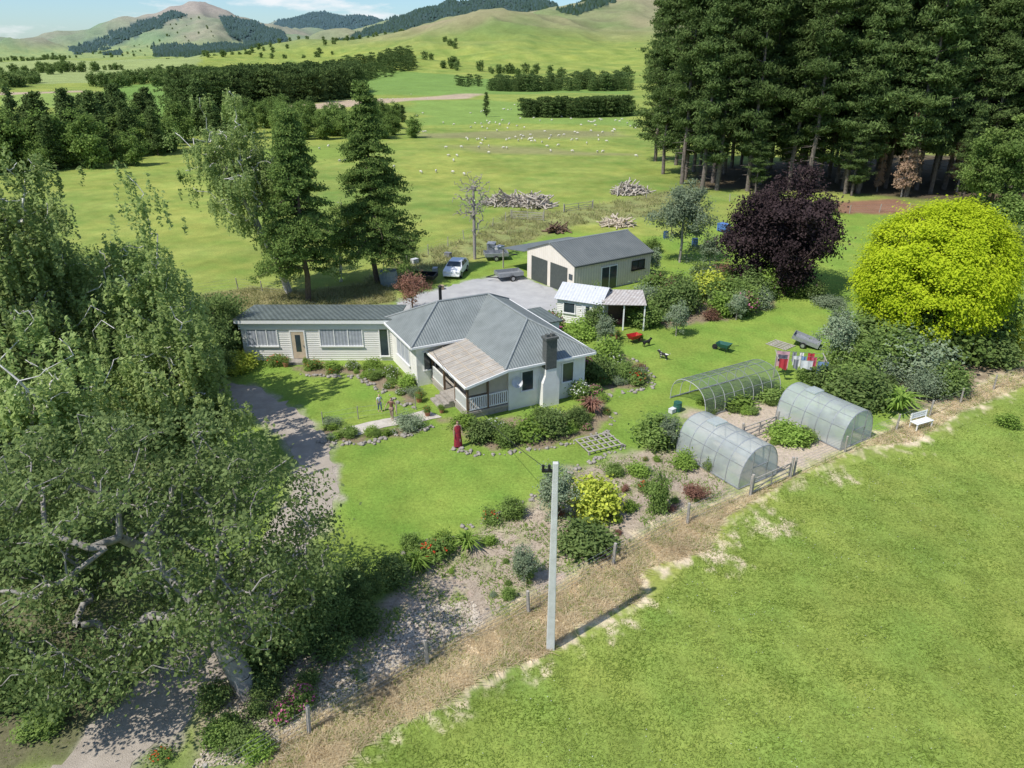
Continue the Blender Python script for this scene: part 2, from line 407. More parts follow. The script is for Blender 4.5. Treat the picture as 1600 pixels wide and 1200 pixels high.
# ---------------------------------------------------------------- foliage
def unit(a): return a/(np.linalg.norm(a,axis=1,keepdims=True)+1e-9)
def leaves(C,out,L,W,rng,hang=0.0,bias=.8):
    n=len(C); nr=unit(rng.normal(size=(n,3))+out*bias+np.array([-.15,-.1,.75*bias]))
    a=rng.normal(size=(n,3))
    if hang: a[:,2]-=hang*2.0
    a=unit(np.cross(nr,np.cross(a,nr))) ; b=np.cross(nr,a)
    s=rng.uniform(.65,1.35,(n,1)); a=a*L*s*.5; b=b*W*s*.5
    V=np.stack([C-a,C+b,C+a,C-b],1).reshape(-1,3)
    return V
def qf(n): return np.arange(n*4,dtype=np.int32).reshape(n,4)
def tubes(P0,P1,R0,R1,k=5):
    P0=np.asarray(P0,float);P1=np.asarray(P1,float);R0=np.asarray(R0,float);R1=np.asarray(R1,float)
    d=unit(P1-P0); ref=np.where(np.abs(d[:,2:3])>.9,np.array([[1.,0,0]]),np.array([[0,0,1.]]))
    u=unit(np.cross(d,ref)); v=np.cross(d,u); E=len(P0)
    a=np.arange(k)*2*np.pi/k; ca=np.cos(a)[None,:,None]; sa=np.sin(a)[None,:,None]
    ring=u[:,None,:]*ca+v[:,None,:]*sa
    V=np.concatenate([P0[:,None,:]+ring*R0[:,None,None],P1[:,None,:]+ring*R1[:,None,None]],1)
    i=np.arange(k); j=(i+1)%k
    f=np.stack([i,j,j+k,i+k],1); F=(f[None]+(np.arange(E)*2*k)[:,None,None]).reshape(-1,4)
    return V.reshape(-1,3),F
def grow(att,trunk,trunk_r,rng,tip=.012,jit=.12,ex=2.1,down=1.4,rise=.08):
    nodes=np.zeros((len(trunk)+len(att)*3,3)); par=[-1]; nodes[:len(trunk)]=trunk; n=len(trunk)
    par+=list(range(n-1)); skip=max(1,int(n*.35))
    tr=np.asarray(trunk); dd=np.min(np.linalg.norm(att[:,None]-tr[None,skip:],axis=2),1)
    for i in np.argsort(dd):
        p=att[i]; q=nodes[skip:n]; d=np.linalg.norm(q-p,axis=1)+down*np.maximum(0,q[:,2]-p[2])
        j=int(np.argmin(d))+skip; L=np.linalg.norm(nodes[j]-p); prev=j
        for t in (.4,.72):
            m=nodes[j]*(1-t)+p*t+rng.normal(size=3)*jit*L; m[2]+=rise*L*math.sin(t*3.14)
            nodes[n]=m; par.append(prev); prev=n; n+=1
        nodes[n]=p; par.append(prev); n+=1
    nodes=nodes[:n]; par=np.array(par)
    acc=np.zeros(n); 
    for i in range(n-1,0,-1):
        if acc[i]==0: acc[i]=1
        acc[par[i]]+=acc[i]
    r=np.power(acc,1/ex); r=tip+(r-1)/(r[0]-1+1e-9)*(trunk_r-tip)
    e=np.arange(1,n); V,F=tubes(nodes[par[e]],nodes[e],np.minimum(r[par[e]],r[e]*1.6),r[e],6)
    return V,F
def crown_pts(n,r,zb,h,rng,lump=.25,shell=.55,sy=1.0):
    d=unit(rng.normal(size=(n,3))); f=shell+(1-shell)*rng.random(n)**.6
    in_=rng.random(n)<.25; f[in_]*=rng.uniform(.4,.9,in_.sum())
    k=1+lump*(np.sin(d[:,0]*4.1+1)+np.sin(d[:,1]*5.3+2)+np.sin(d[:,2]*6.1+d[:,0]*3))/1.7
    c=np.array([0,0,(zb+h)/2]); P=d*(f*k)[:,None]*np.array([r,r*sy,(h-zb)/2])+c
    return P
def broadleaf(seed,h,r,zb,tr,ncl,nlf,L,W,cr=.9,hang=0,strand=0,lump=.25,lean=(0,0),bias=.8,shell=.5,flat=.7,jit=.12,tip=.015,pts=None,upb=.72,trunk=None,taper=0,rise=.08,ex=2.1):
    rng=np.random.default_rng(seed)
    A=crown_pts(ncl,r,zb,h,rng,lump,shell) if pts is None else pts
    if taper: f=np.clip(1-taper*(A[:,2:3]-zb)/(h-zb),.15,1.2); A=np.concatenate([A[:,:2]*f,A[:,2:3]],1)
    k=7; T=np.zeros((k,3)); t=np.linspace(0,1,k); T[:,2]=t*h*upb
    T[:,0]=lean[0]*t**1.3+rng.normal(size=k)*.05*h*.2*t; T[:,1]=lean[1]*t**1.3+rng.normal(size=k)*.01*h*t
    if trunk is not None: T=np.array(trunk,float)
    else: A=A+np.array([lean[0],lean[1],0])*np.clip(A[:,2:3]/h,0,1)
    tv,tf=grow(A,T,tr,rng,tip=tip,jit=jit,rise=rise,ex=ex)
    cid=rng.integers(0,len(A),nlf); crs=cr*rng.uniform(.6,1.25,len(A))
    o=rng.normal(size=(nlf,3))*np.array([1,1,flat])*.5
    C=A[cid]+o*crs[cid][:,None]
    if strand:
        K=9
        sid=cid*K+rng.integers(0,K,nlf); so=rng.normal(size=(len(A)*K,3))*.5*cr; sl=rng.uniform(.4,1.0,len(A)*K)*strand
        tt=rng.random(nlf)
        C=A[cid]+so[sid]*np.array([1,1,.4])+rng.normal(size=(nlf,3))*.075
        C[:,2]-=tt*sl[sid]; C[:,2]=np.maximum(C[:,2],.3)
    cen=np.array([lean[0]*.7,lean[1]*.7,(zb+h)*.45]); out=unit(C-cen)
    V=leaves(C,out,L,W,rng,hang,bias)
    ct=rng.random(len(A)); ti=np.clip(.1+.5*ct[cid]+.4*rng.random(nlf),0,1)
    return (tv,tf),(V,np.repeat(ti,4))
def conifer(seed,h,zb,rmax,tr,nb,ncl,npl,L,W,cr,droop=.15,up=.0,power=.8,irr=.3,dead=True,top=.0,layered=False,per=7):
    rng=np.random.default_rng(seed)
    zs=zb+(h-zb)*np.sort(rng.random(nb))**.95
    fr=(zs-zb)/(h-zb); az=rng.uniform(0,6.283,nb)
    if layered: zs=zb+(h-zb)*(np.round(fr*nb/per)/(nb/per)+rng.normal(size=nb)*.012); fr=np.clip((zs-zb)/(h-zb),0,1)
    Ln=rmax*((1-fr)**power*(1-top)+top*np.sqrt(np.clip(1-fr,0,1)))*rng.uniform(1-irr,1+irr*.6,nb)+.25
    if not layered: Ln*=.55+.45*sstep(0,.18,fr)
    P0=[];P1=[];R0=[];R1=[];C=[];cl=[]
    k=8; tz=np.linspace(0,h*.98,k); off=rng.normal(size=(k,2))*.12*min(1,h/10); off[0]=0
    for i in range(k-1):
        P0.append((*off[i],tz[i]));P1.append((*off[i+1],tz[i+1]));R0.append(tr*(1-.93*i/(k-1)));R1.append(tr*(1-.93*(i+1)/(k-1)))
    for i in range(nb):
        d=np.array([math.cos(az[i]),math.sin(az[i]),0]); b=np.array([0,0,zs[i]])
        prev=b
        for s in (.5,1.0):
            p=b+d*Ln[i]*s+np.array([0,0,Ln[i]*(up*s-droop*s*s)])+rng.normal(size=3)*.04*Ln[i]
            P0.append(prev);P1.append(p);R0.append((.05*(1.2-s)+.01)*min(1,tr*4));R1.append((.05*(1.1-s)+.005)*min(1,tr*4));prev=p
        side=np.array([-d[1],d[0],0])
        for j in range(ncl):
            s=.2+.85*(j+rng.random())/ncl
            c=b+d*Ln[i]*s+side*rng.normal()*Ln[i]*.22*(1.1-.5*s)+np.array([0,0,Ln[i]*(up*s-droop*s*s)])
            C.append(c); cl.append(rng.random())
    if dead:
        for i in range(30):
            z=rng.uniform(2,zb+2); a=rng.uniform(0,6.28); l=rng.uniform(.5,2.2); P0.append((0,0,z));P1.append((l*math.cos(a),l*math.sin(a),z-.1*l));R0.append(.05);R1.append(.012)
    C=np.array(C);cl=np.array(cl);n=len(C)*npl; cid=np.repeat(np.arange(len(C)),npl)
    sc=cr*(.6+.6*rng.random(len(C)))
    fl=.22 if layered else .28
    LC=C[cid]+rng.normal(size=(n,3))*np.array([.55,.55,fl])*sc[cid][:,None]
    out=unit(LC-np.array([0,0,1])*LC[:,2:3]*.98)
    V=leaves(LC,out,L,W,rng,.2,.7)
    ti=np.clip(.1+.5*cl[cid]+.4*rng.random(n),0,1)
    tv,tf=tubes(P0,P1,R0,R1,6)
    return (tv,tf),(V,np.repeat(ti,4))
bark_grey=M('grey_bark',(.42,.38,.34),(.22,.19,.17),.9,ns=6,bump=.5,bs=20)
bark_silver=M('silver_grey_bark',(.38,.355,.32),(.19,.17,.15),.9,ns=5,bump=.5,bs=18)
bark_white=M('white_birch_bark',(.78,.75,.70),(.42,.38,.34),.85,ns=3,bump=.4)
bark_brown=M('brown_bark',(.20,.15,.115),(.10,.075,.055),.95,ns=5,bump=.6,bs=12)
bark_pine=M('pine_bark',(.23,.19,.16),(.11,.09,.075),.95,ns=3,bump=.6,bs=12)
def tree(name,label,cat,geo,lm,bm,loc,rotz=0,group=None,scale=None):
    (tv,tf),(lv,ti)=geo
    e=thing(name,label,cat,(loc[0],loc[1],0),rotz,group,scale)
    link(np_mesh('trunk',tv,tf,smooth=True,mats=[bm]),'trunk',e)
    link(np_mesh('crown',lv,qf(len(lv)//4),ti,mats=[lm]),'crown',e)
    return e
birch_l=leafmat('birch_leaf',(.21,.30,.085),(.52,.62,.24),.5)
lm_dark=leafmat('dark_leaf',(.085,.14,.038),(.235,.31,.105))
lm_old=leafmat('old_tree_leaf',(.085,.125,.042),(.26,.33,.125),.45)
lm_mid=leafmat('mid_leaf',(.11,.18,.045),(.28,.38,.105))
lm_pine=leafmat('pine_needle',(.052,.09,.03),(.17,.235,.075),.3)
lm_cedar=leafmat('cedar_needle',(.075,.14,.04),(.25,.34,.09),.35)
lm_purple=leafmat('purple_leaf',(.027,.019,.021),(.09,.062,.062),.2)
lm_gold=leafmat('golden_leaf',(.36,.48,.02),(.68,.78,.05),.45)
lm_yel=leafmat('yellow_green_leaf',(.33,.40,.05),(.60,.64,.11),.3)
lm_grey=leafmat('grey_green_leaf',(.15,.21,.12),(.34,.40,.25),.3)
lm_dead=leafmat('dead_needle',(.30,.19,.12),(.45,.32,.22),.2)
lm_pink=leafmat('pink_petal',(.45,.08,.2),(.75,.3,.45),.3)
lm_red=leafmat('red_petal',(.45,.04,.02),(.7,.12,.05),.3)
lm_white=leafmat('white_petal',(.6,.6,.52),(.85,.85,.8),.3)
lm_bright=leafmat('bright_leaf',(.15,.25,.045),(.33,.46,.10),.4)
lm_brz=leafmat('bronze_leaf',(.17,.08,.065),(.34,.19,.13),.3)
lm_dry=leafmat('dry_grass_blade',(.60,.48,.30),(.90,.78,.54),.5)
lm_tus=leafmat('tussock_blade',(.26,.28,.10),(.52,.48,.25),.45)
lm_grass=leafmat('grass_blade',(.21,.31,.05),(.44,.52,.14),.5)
# --- foreground old tree (silvery, sparse leaves)
rng=np.random.default_rng(3)
n=500; d=unit(rng.normal(size=(n,3))); f=rng.uniform(.38,1,n)**.55
lo=d[:,2]<0
A=np.stack([d[:,0]*f*7.3-3.7,d[:,1]*f*4.8+1.0,4.9+d[:,2]*f*np.where(lo,4.1,5.0)],1)
A[:,2]-=np.clip(-A[:,0]-4,0,9)*.2
A=A[(A[:,2]>.9)&~((A[:,0]>-3)&(A[:,1]<0)&(A[:,2]<3))]
Tk=[(0,0,0),(-.15,.05,.8),(-.4,.1,1.6),(-.75,.2,2.5),(-1.3,.4,3.4),(-2.1,.7,4.4),(-3.0,1.0,5.4)]
x,y=g(388,1085)
geo=broadleaf(3,9.5,7,2,.38,0,54000,.145,.09,cr=.74,flat=.6,pts=A,jit=.13,tip=.017,bias=.7,trunk=Tk,rise=.14,ex=1.6)
tree('silver_barked_tree','old spreading tree with thin grey branches and dark leaves','tree',geo,lm_old,bark_silver,(x,y))
# --- birches on the left
place=g
geo=broadleaf(21,17.0,4.6,2.5,.28,170,54000,.21,.12,cr=1.15,strand=1.9,hang=.7,lump=.34,shell=.35,tip=.018,taper=.25)
tree('weeping_birch','tall weeping birch with pale trunk and hanging foliage','tree',geo,birch_l,bark_white,place(95,700))
geo=broadleaf(22,12.8,4.0,2.0,.22,130,40000,.2,.12,cr=1.1,strand=1.8,hang=.7,lump=.34,shell=.35,tip=.018,taper=.2)
tree('weeping_birch','weeping birch with white trunk beside the driveway','tree',geo,birch_l,bark_white,place(250,665))
geo=broadleaf(23,9.2,3.2,.8,.2,120,38000,.2,.12,cr=1.0,strand=1.8,hang=.7,lump=.35,shell=.35,tip=.016,taper=.2)
tree('weeping_birch','smaller weeping birch overhanging the driveway','tree',geo,birch_l,bark_white,place(305,745))
geo=broadleaf(28,10.5,3.6,1.0,.2,120,34000,.2,.12,cr=1.0,strand=1.6,hang=.7,lump=.4,shell=.35,tip=.016)
tree('weeping_birch','weeping birch in the dense garden stand','tree',geo,birch_l,bark_white,place(110,860))
geo=broadleaf(24,13,5,1.5,.3,150,34000,.24,.15,cr=1.1,lump=.3,shell=.4)
T=tree('broadleaf_tree','dark green broadleaf tree in a dense garden stand','tree',geo,lm_dark,bark_brown,place(-60,640),group='trees in the dense garden stand')
for (u,v,s,rz) in [(-120,800,.85,1),(60,590,.85,2),(170,600,.72,3),(235,590,.6,.7),(-160,560,1,2.2),(-20,900,.6,4)]:
    x,y=g(u,v); copy_thing(T,(x,y,0),rz,(s,s,s))
geo=broadleaf(27,5.0,2.4,.2,.12,90,26000,.15,.09,cr=.7,lump=.2,shell=.4)
T=tree('garden_shrub_tree','small dense green tree beside the white annex','tree',geo,lm_dark,bark_brown,place(345,560),group='small garden trees')
for (u,v,s,rz) in [(300,585,1,1),(325,610,.7,2),(500,985,.5,3),(560,950,.4,1.4),(470,1010,.45,2)]:
    x,y=g(u,v); copy_thing(T,(x,y,0),rz,(s,s,s),label='low dense green tree under the taller trees')
# --- mid trees
geo=broadleaf(31,16.9,4.3,4.6,.32,150,40000,.20,.125,cr=.95,strand=1.6,hang=.6,lump=.35,shell=.35,lean=(-4.3,-.6),tip=.028,jit=.1)
tree('silver_birch','tall leaning silver birch with white trunk','tree',geo,birch_l,bark_white,place(452,458))
geo=conifer(41,15.8,2.4,3.7,.27,185,9,50,.24,.10,.5,droop=.32,up=.16,power=.92,irr=.42,layered=True,dead=False,per=9)
tree('cedar_tree','dark green layered cedar with drooping branches','tree',geo,lm_cedar,bark_brown,place(482,470))
geo=conifer(42,17.2,2.2,4.2,.27,190,9,50,.24,.10,.52,droop=.32,up=.18,power=.88,irr=.46,layered=True,dead=False,per=9)
tree('cedar_tree','dark green layered cedar beside a birch','tree',geo,lm_cedar,bark_brown,place(590,443))
geo=broadleaf(32,7.5,1.9,2.5,.14,50,7000,.2,.12,cr=.8,strand=1.2,hang=.6,lump=.35,shell=.35,lean=(.6,0),tip=.02)
tree('silver_birch','young slender birch between two dark cedars','tree',geo,birch_l,bark_white,place(533,440))
# bare tree
rng=np.random.default_rng(9); A=crown_pts(300,2.3,3.2,9.3,rng,.2,.3); 
T7=np.stack([np.zeros(6),np.zeros(6),np.linspace(0,7.5,6)],1); tv,tf=grow(A,T7,.18,rng,tip=.026)
x,y=g(742,405); e=thing('bare_tree','leafless grey dead tree','tree',(x,y,0)); link(np_mesh('trunk',tv,tf,smooth=True,mats=[bark_grey]),'trunk',e)
geo=broadleaf(51,10.2,4.9,.6,.3,230,54000,.24,.15,cr=1.0,lump=.26,shell=.45)
tree('purple_beech','wide dark purple beech tree on the lawn','tree',geo,lm_purple,bark_brown,place(1213,452))
geo=broadleaf(52,10.4,4.85,.3,.3,520,180000,.16,.12,cr=.85,lump=.02,shell=.93,bias=2.6)
tree('golden_tree','dense globe-shaped golden green elm tree','tree',geo,lm_gold,bark_brown,place(1436,537))
geo=broadleaf(53,8.6,3.0,1.5,.14,90,15000,.2,.12,cr=.8,lump=.35,shell=.4)
tree('garden_tree','slender light green tree behind the garage','tree',geo,lm_grey,bark_grey,place(1062,410))
geo=broadleaf(54,11.5,4.6,1.0,.2,110,26000,.3,.2,cr=1.1,lump=.25,shell=.5)
T=tree('broadleaf_tree','green broadleaf tree at the edge of the pines','tree',geo,lm_mid,bark_brown,place(1545,330))
geo=broadleaf(55,3.4,1.5,.9,.07,60,4200,.13,.07,cr=.5,lump=.2,shell=.4)
tree('maple_tree','small reddish brown maple in the gravel yard','tree',geo,lm_brz,bark_brown,place(645,487))
geo=broadleaf(56,3.9,1.5,.6,.07,60,5200,.14,.09,cr=.5,lump=.3,shell=.4)
T=tree('fruit_tree','small sparse grey green fruit tree','tree',geo,lm_grey,bark_grey,place(1300,572),group='young trees on the lawn')
for (u,v,s) in [(1305,530,.7),(1108,420,.9),(1150,500,.6),(1018,430,.7),(1045,700,.5),(870,812,.75),(820,908,.45),(945,540,.6),(1056,525,.7)]:
    x,y=g(u,v); copy_thing(T,(x,y,0),u,(s,s,s))
# --- pine plantation
pines=[]
for i,(h,zb,r,ir,nb) in enumerate([(33,6,4.5,.7,130),(30,4.5,4.6,.65,120),(34,8,4.4,.75,115),(31,3.5,5.2,.65,130),(28,6,3.9,.75,105)]):
    geo=conifer(60+i,h,zb,r,.36,nb,7,34,.52,.16,.85,droop=.05,up=.28,power=.7,irr=ir,top=.4)
    pines.append(geo)
rng=np.random.default_rng(77)
pos=[]
for row in range(5):
    for k in range(14):
        u0=1085+k*45+rng.uniform(-20,20); v0=298-row*9.5+rng.uniform(-4,3)+ (k*.9)
        pos.append(g(u0,v0))
npn=len(pos)
pos+= [g(1036,272),g(1056,258),g(1024,252)]
PB=[None]*5
for i,(x,y) in enumerate(pos):
    k=int(rng.integers(0,5)); s=rng.uniform(.84,1.12); sz=s*rng.uniform(.95,1.1)
    if i>=npn: s=sz=1.0;k=3
    if PB[k] is None:
        PB[k]=tree('pine_tree','tall dark plantation pine with bare lower trunk','tree',pines[k],lm_pine,bark_pine,(x,y),rng.uniform(0,6),'pines in the plantation',(s,s,sz))
    else: copy_thing(PB[k],(x,y,0),rng.uniform(0,6),(s,s,sz))
for (u,v,s) in [(1180,302,.42),(1330,306,.5),(1500,318,.45),(1590,326,.6)]:
    x,y=g(u,v); copy_thing(PB[3],(x,y,0),u,(s,s,s*.9),label='young green pine at the plantation edge')
geo=conifer(70,15,2,2.3,.2,60,5,12,.5,.16,.8,droop=.35,up=.0,power=.7,irr=.5)
T=tree('dead_pine','dead pine with rust brown needles','tree',geo,lm_dead,bark_grey,place(1408,308),group='dead pines at the plantation edge')
T.scale=(.7,.7,.8)
for (u,v,s) in [(1495,300,1.3),(1370,300,.5)]:
    x,y=g(u,v); copy_thing(T,(x,y,0),u,(s*.6,s*.6,s))
# --- shelter trees behind left field
far1=conifer(80,13,.5,2.8,.2,80,6,16,.55,.22,.85,droop=.15,up=.1,power=.8,irr=.5,dead=False)
far2=broadleaf(81,9,3.4,.3,.2,80,9000,.42,.28,cr=1.2,lump=.3,shell=.5)
far3=conifer(82,15,.5,1.7,.2,60,4,18,.5,.22,.8,droop=.05,up=.3,power=.6,irr=.3,dead=False)
T1=T2=T3=None
for i in range(110):
    u=rng.uniform(-160,335); v=(272-(u+0)*.07 if u<250 else 245-(u-250)*.45)+rng.uniform(-34,2)
    if u>250: v=max(v,212)
    x,y=g(u,v); s=rng.uniform(.55,1.1)
    t=rng.random()
    if t<.5:
        if T1 is None: T1=tree('conifer_tree','dark conifer in the farm shelter belt','tree',far1,lm_pine,bark_brown,(x,y),0,'shelter belt trees',(s,s,s))
        else: copy_thing(T1,(x,y,0),i,(s*1.1,s*1.1,s))
    elif t<.88:
        if T2 is None: T2=tree('broadleaf_tree','rounded green tree in the farm shelter belt','tree',far2,lm_mid,bark_brown,(x,y),0,'shelter belt trees',(s,s,s))
        else: copy_thing(T2,(x,y,0),i,(s,s,s))
    else:
        if T3 is None: T3=tree('conifer_tree','narrow dark conifer in the farm shelter belt','tree',far3,lm_pine,bark_brown,(x,y),0,'shelter belt trees',(s,s,s))
        else: copy_thing(T3,(x,y,0),i,(s,s,s))
for i in range(60):
    u=rng.uniform(325,650); v=216+rng.uniform(-28,2)
    x,y=g(u,v); s=rng.uniform(.5,.85)*(1.0 if u<600 else .8)
    if rng.random()<.8: copy_thing(T2,(x,y,0),i,(s,s,s))
    else: copy_thing(T1,(x,y,0),i,(s,s,s*.8))
x,y=g(760,182); copy_thing(T3,(x,y,0),1,(.6,.6,.5),label='narrow poplar standing alone in the field')
# far woods (masses)
def wood(name,polys,hgt,lm,seed,base,sc=(.6,1.2)):
    rng=np.random.default_rng(seed)
    (tv,tf),(lv,ti)=base; Vs=[];Ts=[]
    for P,n in polys:
        G=np.array(GP(P)); got=0
        while got<n:
            m=n*4; x=rng.uniform(G[:,0].min(),G[:,0].max(),m); y=rng.uniform(G[:,1].min(),G[:,1].max(),m)
            ok=polysd(x,y,G)>0; x=x[ok][:n-got]; y=y[ok][:n-got]; got+=max(len(x),1)
            zz=height(x,y)
            for a,b,c in zip(x,y,zz):
                s=rng.uniform(*sc)*hgt; t=rng.uniform(0,6.28); R=np.array([[math.cos(t),-math.sin(t),0],[math.sin(t),math.cos(t),0],[0,0,1]])
                Vs.append((lv@R.T)*s+np.array([a,b,c-.3])); Ts.append(np.clip(ti*.8+rng.uniform(-.2,.3),0,1))
    V=np.concatenate(Vs);T_=np.concatenate(Ts)
    o=link(np_mesh(name,V,qf(len(V)//4),T_,mats=[lm]),name); meta(o,kind='stuff'); return o
lp=conifer(90,1.0,.03,.22,.01,40,4,6,.075,.035,.075,droop=.1,up=.1,power=.8,irr=.3,dead=False)
lb=broadleaf(91,1.0,.40,.02,.02,40,900,.10,.07,cr=.18,lump=.25,shell=.5,bias=1.0)
wood('conifer_wood',[([(270,165),(330,160),(500,140),(570,142),(500,160),(330,175),(275,173)],420)],13,lm_pine,1,lp)
wood('conifer_wood',[([(330,126),(560,115),(640,112),(650,118),(560,128),(340,142)],320)],10,lm_pine,7,lp)
wood('shelter_belt',[([(816,182),(980,177),(985,180),(900,184),(818,184)],120),([(710,131),(750,130),(752,133),(712,134)],12)],6.0,lm_pine,2,lp,(.6,1.2))
wood('shelter_belt',[([(765,139),(985,137),(985,141),(768,143)],150)],8.5,lm_pine,12,lp,(.5,1.15))
wood('hedgerow',[([(816,179),(900,177),(985,174),(985,177),(818,182)],24)],4.5,lm_mid,13,lb)
wood('hedgerow',[([(0,133),(60,128),(62,134),(0,140)],26),([(60,112),(105,108),(105,114),(62,118)],16),([(0,100),(110,94),(112,97),(0,103)],50),([(130,135),(270,118),(330,116),(330,128),(190,140)],70),([(250,100),(420,94),(640,92),(650,98),(500,104),(330,106)],190),([(560,84),(660,88),(655,92),(540,90)],50),([(690,105),(715,103),(715,107),(692,108)],8),([(0,122),(200,112),(202,114),(0,125)],26),([(660,112),(760,118),(980,124),(980,126),(760,121),(660,115)],30),([(60,91),(340,88),(340,90),(60,94)],50)],8,lm_dark,3,lb)
def hill_forest():
    rng=np.random.default_rng(5)
    n=320000; az=np.radians(rng.uniform(-38,8,n)); r=rng.uniform(1500,5600,n); x=r*np.sin(az); y=r*np.cos(az)
    z=height(x,y); m=(forest_mask(x,y,z)>0)&(z>8); x,y,z=x[m],y[m],z[m]
    if len(x)>36000: x,y,z=x[:36000],y[:36000],z[:36000]
    k=len(x); s=rng.uniform(.6,1.1,k)*(.5+y/9000)
    a=np.arange(5)*2*np.pi/5
    ring=np.stack([np.cos(a)*8,np.sin(a)*8,np.zeros(5)],1)
    B=np.concatenate([ring,[[0,0,14]]],0)
    V=(B[None]*s[:,None,None]+np.stack([x,y,z-1],1)[:,None]).reshape(-1,3)
    f=np.array([[i,(i+1)%5,5] for i in range(5)]); F=(f[None]+(np.arange(k)*6)[:,None,None]).reshape(-1,3)
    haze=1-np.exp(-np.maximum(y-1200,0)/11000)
    m_=leafmat('distant_forest',(.035,.06,.03),(.14,.23,.33),.0)  # blue end of the tint is painted distance haze
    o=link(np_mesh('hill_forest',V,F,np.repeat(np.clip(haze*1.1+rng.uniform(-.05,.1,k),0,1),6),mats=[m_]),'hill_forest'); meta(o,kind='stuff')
hill_forest()
# ---------------------------------------------------------------- grass blades
def blades(name,P,n,hgt,wid,lm,seed,avoid=(),lean=.5,patch=0):
    rng=np.random.default_rng(seed); G=np.array(P); X=[];Y=[];c=0
    while c<n:
        m=n; x=rng.uniform(max(G[:,0].min(),-80),min(G[:,0].max(),80),m); y=rng.uniform(max(G[:,1].min(),8),G[:,1].max(),m)
        ok=(polysd(x,y,G)>0)&(np.abs(np.arctan2(x,y))<.95)&(rng.random(m)<np.clip(28/np.hypot(x,y),0,1)**1.5)
        if patch: ok&=(wn(x,y,patch,4,3)>-.1)
        for A_ in avoid: ok&=polysd(x,y,A_)<-.1
        X.append(x[ok]);Y.append(y[ok]); c+=ok.sum()
    x=np.concatenate(X)[:n];y=np.concatenate(Y)[:n]; k=len(x)
    h=hgt*rng.uniform(.5,1.4,k)*(1+.5*wn(x,y,2.5,3,2)); a=rng.uniform(0,6.28,k); w=wid*rng.uniform(.6,1.3,k)
    b=rng.normal(size=(k,2))*lean*h[:,None]
    p0=np.stack([x-np.cos(a)*w/2,y-np.sin(a)*w/2,np.zeros(k)],1); p1=np.stack([x+np.cos(a)*w/2,y+np.sin(a)*w/2,np.zeros(k)],1)
    p2=np.stack([x+b[:,0],y+b[:,1],h],1)
    V=np.stack([p0,p1,p2],1).reshape(-1,3); ti=np.clip(.5+.35*wn(x,y,4,2,3)+rng.uniform(-.3,.3,k),0,1)
    o=link(np_mesh(name,V,np.arange(k*3,dtype=np.int32).reshape(k,3),np.repeat(ti,3),mats=[lm]),name); meta(o,kind='stuff')
blades('paddock_grass',PADD,240000,.055,.035,lm_grass,1,lean=1.3)
blades('dry_grass',STRAW,40000,.14,.035,lm_dry,2,lean=1.8)
blades('lawn_grass',GARD,90000,.035,.03,lm_grass,3,avoid=[DRIVE,PATH,DIRT,YARD,STRAW]+BEDS,lean=.9)
blades('weeds',DIRT,9000,.11,.05,lm_bright,4,lean=.9,patch=3)
blades('rough_grass',TUSS,9000,.4,.10,lm_tus,5,lean=.8,patch=5)
blades('dry_scrub',WASTE,8000,.3,.07,lm_tus,6,lean=.8)
blades('strip_grass',STRAW,12000,.12,.04,lm_grass,8,lean=.9,patch=3)
rng=np.random.default_rng(8)
P=np.array(PADD); x=rng.uniform(-8,40,9000); y=rng.uniform(12,45,9000); ok=(polysd(x,y,P)>0)&(wn(x,y,9,2,3)>.05); x=x[ok][:1300];y=y[ok][:1300]
V=leaves(np.stack([x,y,np.full(len(x),.07)],1),np.tile([0,0,1.],(len(x),1)),.035,.03,rng,0,3); o=link(np_mesh('clover_flowers',V,qf(len(x)),np.full(len(x)*4,.5),mats=[lm_white]),'clover_flowers'); meta(o,kind='stuff')
# ---------------------------------------------------------------- plants
def bush(seed,ncl,nlf,L,W,cr=.28,lump=.2):
    rng=np.random.default_rng(seed); A=crown_pts(ncl,.45,.05,.95,rng,lump,.5); A[:,2]=np.maximum(A[:,2],.05)
    cid=rng.integers(0,ncl,nlf); C=A[cid]+rng.normal(size=(nlf,3))*.5*cr; C[:,2]=np.abs(C[:,2])
    V=leaves(C,unit(C-np.array([0,0,.3])),L,W,rng,0,.9); t=rng.random(ncl)
    return V,np.repeat(np.clip(.1+.55*t[cid]+.35*rng.random(nlf),0,1),4)
def flax(seed,n=90):
    rng=np.random.default_rng(seed); a=rng.uniform(0,6.28,n); sp=rng.uniform(.15,.6,n); h=rng.uniform(.6,1,n)
    d=np.stack([np.cos(a),np.sin(a)],1); s=np.stack([-np.sin(a),np.cos(a)],1)*.022
    b=d*.04; m=d*sp[:,None]*.5; t=d*sp[:,None]*1.1
    z0=np.zeros(n);z1=h*.7;z2=h*.78*(1-.4*sp)
    def P(xy,z): return np.concatenate([xy,z[:,None]],1)
    q1=np.stack([P(b-s,z0),P(b+s,z0),P(m+s,z1),P(m-s,z1)],1); q2=np.stack([P(m-s,z1),P(m+s,z1),P(t+s*.1,z2),P(t-s*.1,z2)],1)
    V=np.concatenate([q1,q2]).reshape(-1,3); return V,np.repeat(rng.random(2*n),4)
PL={}
def defplant(key,name,label,cat,VT,lm,extra=None):
    V,t=VT
    if extra is None: me=np_mesh(name,V,qf(len(V)//4),t,mats=[lm])
    else:
        (V2,t2),lm2=extra
        n1=len(V)//4; VV=np.concatenate([V,V2]); me=np_mesh(name,VV,qf(len(VV)//4),np.concatenate([t,t2]),mats=[lm,lm2])
        mi=np.zeros(len(VV)//4,dtype=np.int32); mi[n1:]=1; me.polygons.foreach_set('material_index',mi)
    PL[key]=(me,name,label,cat)
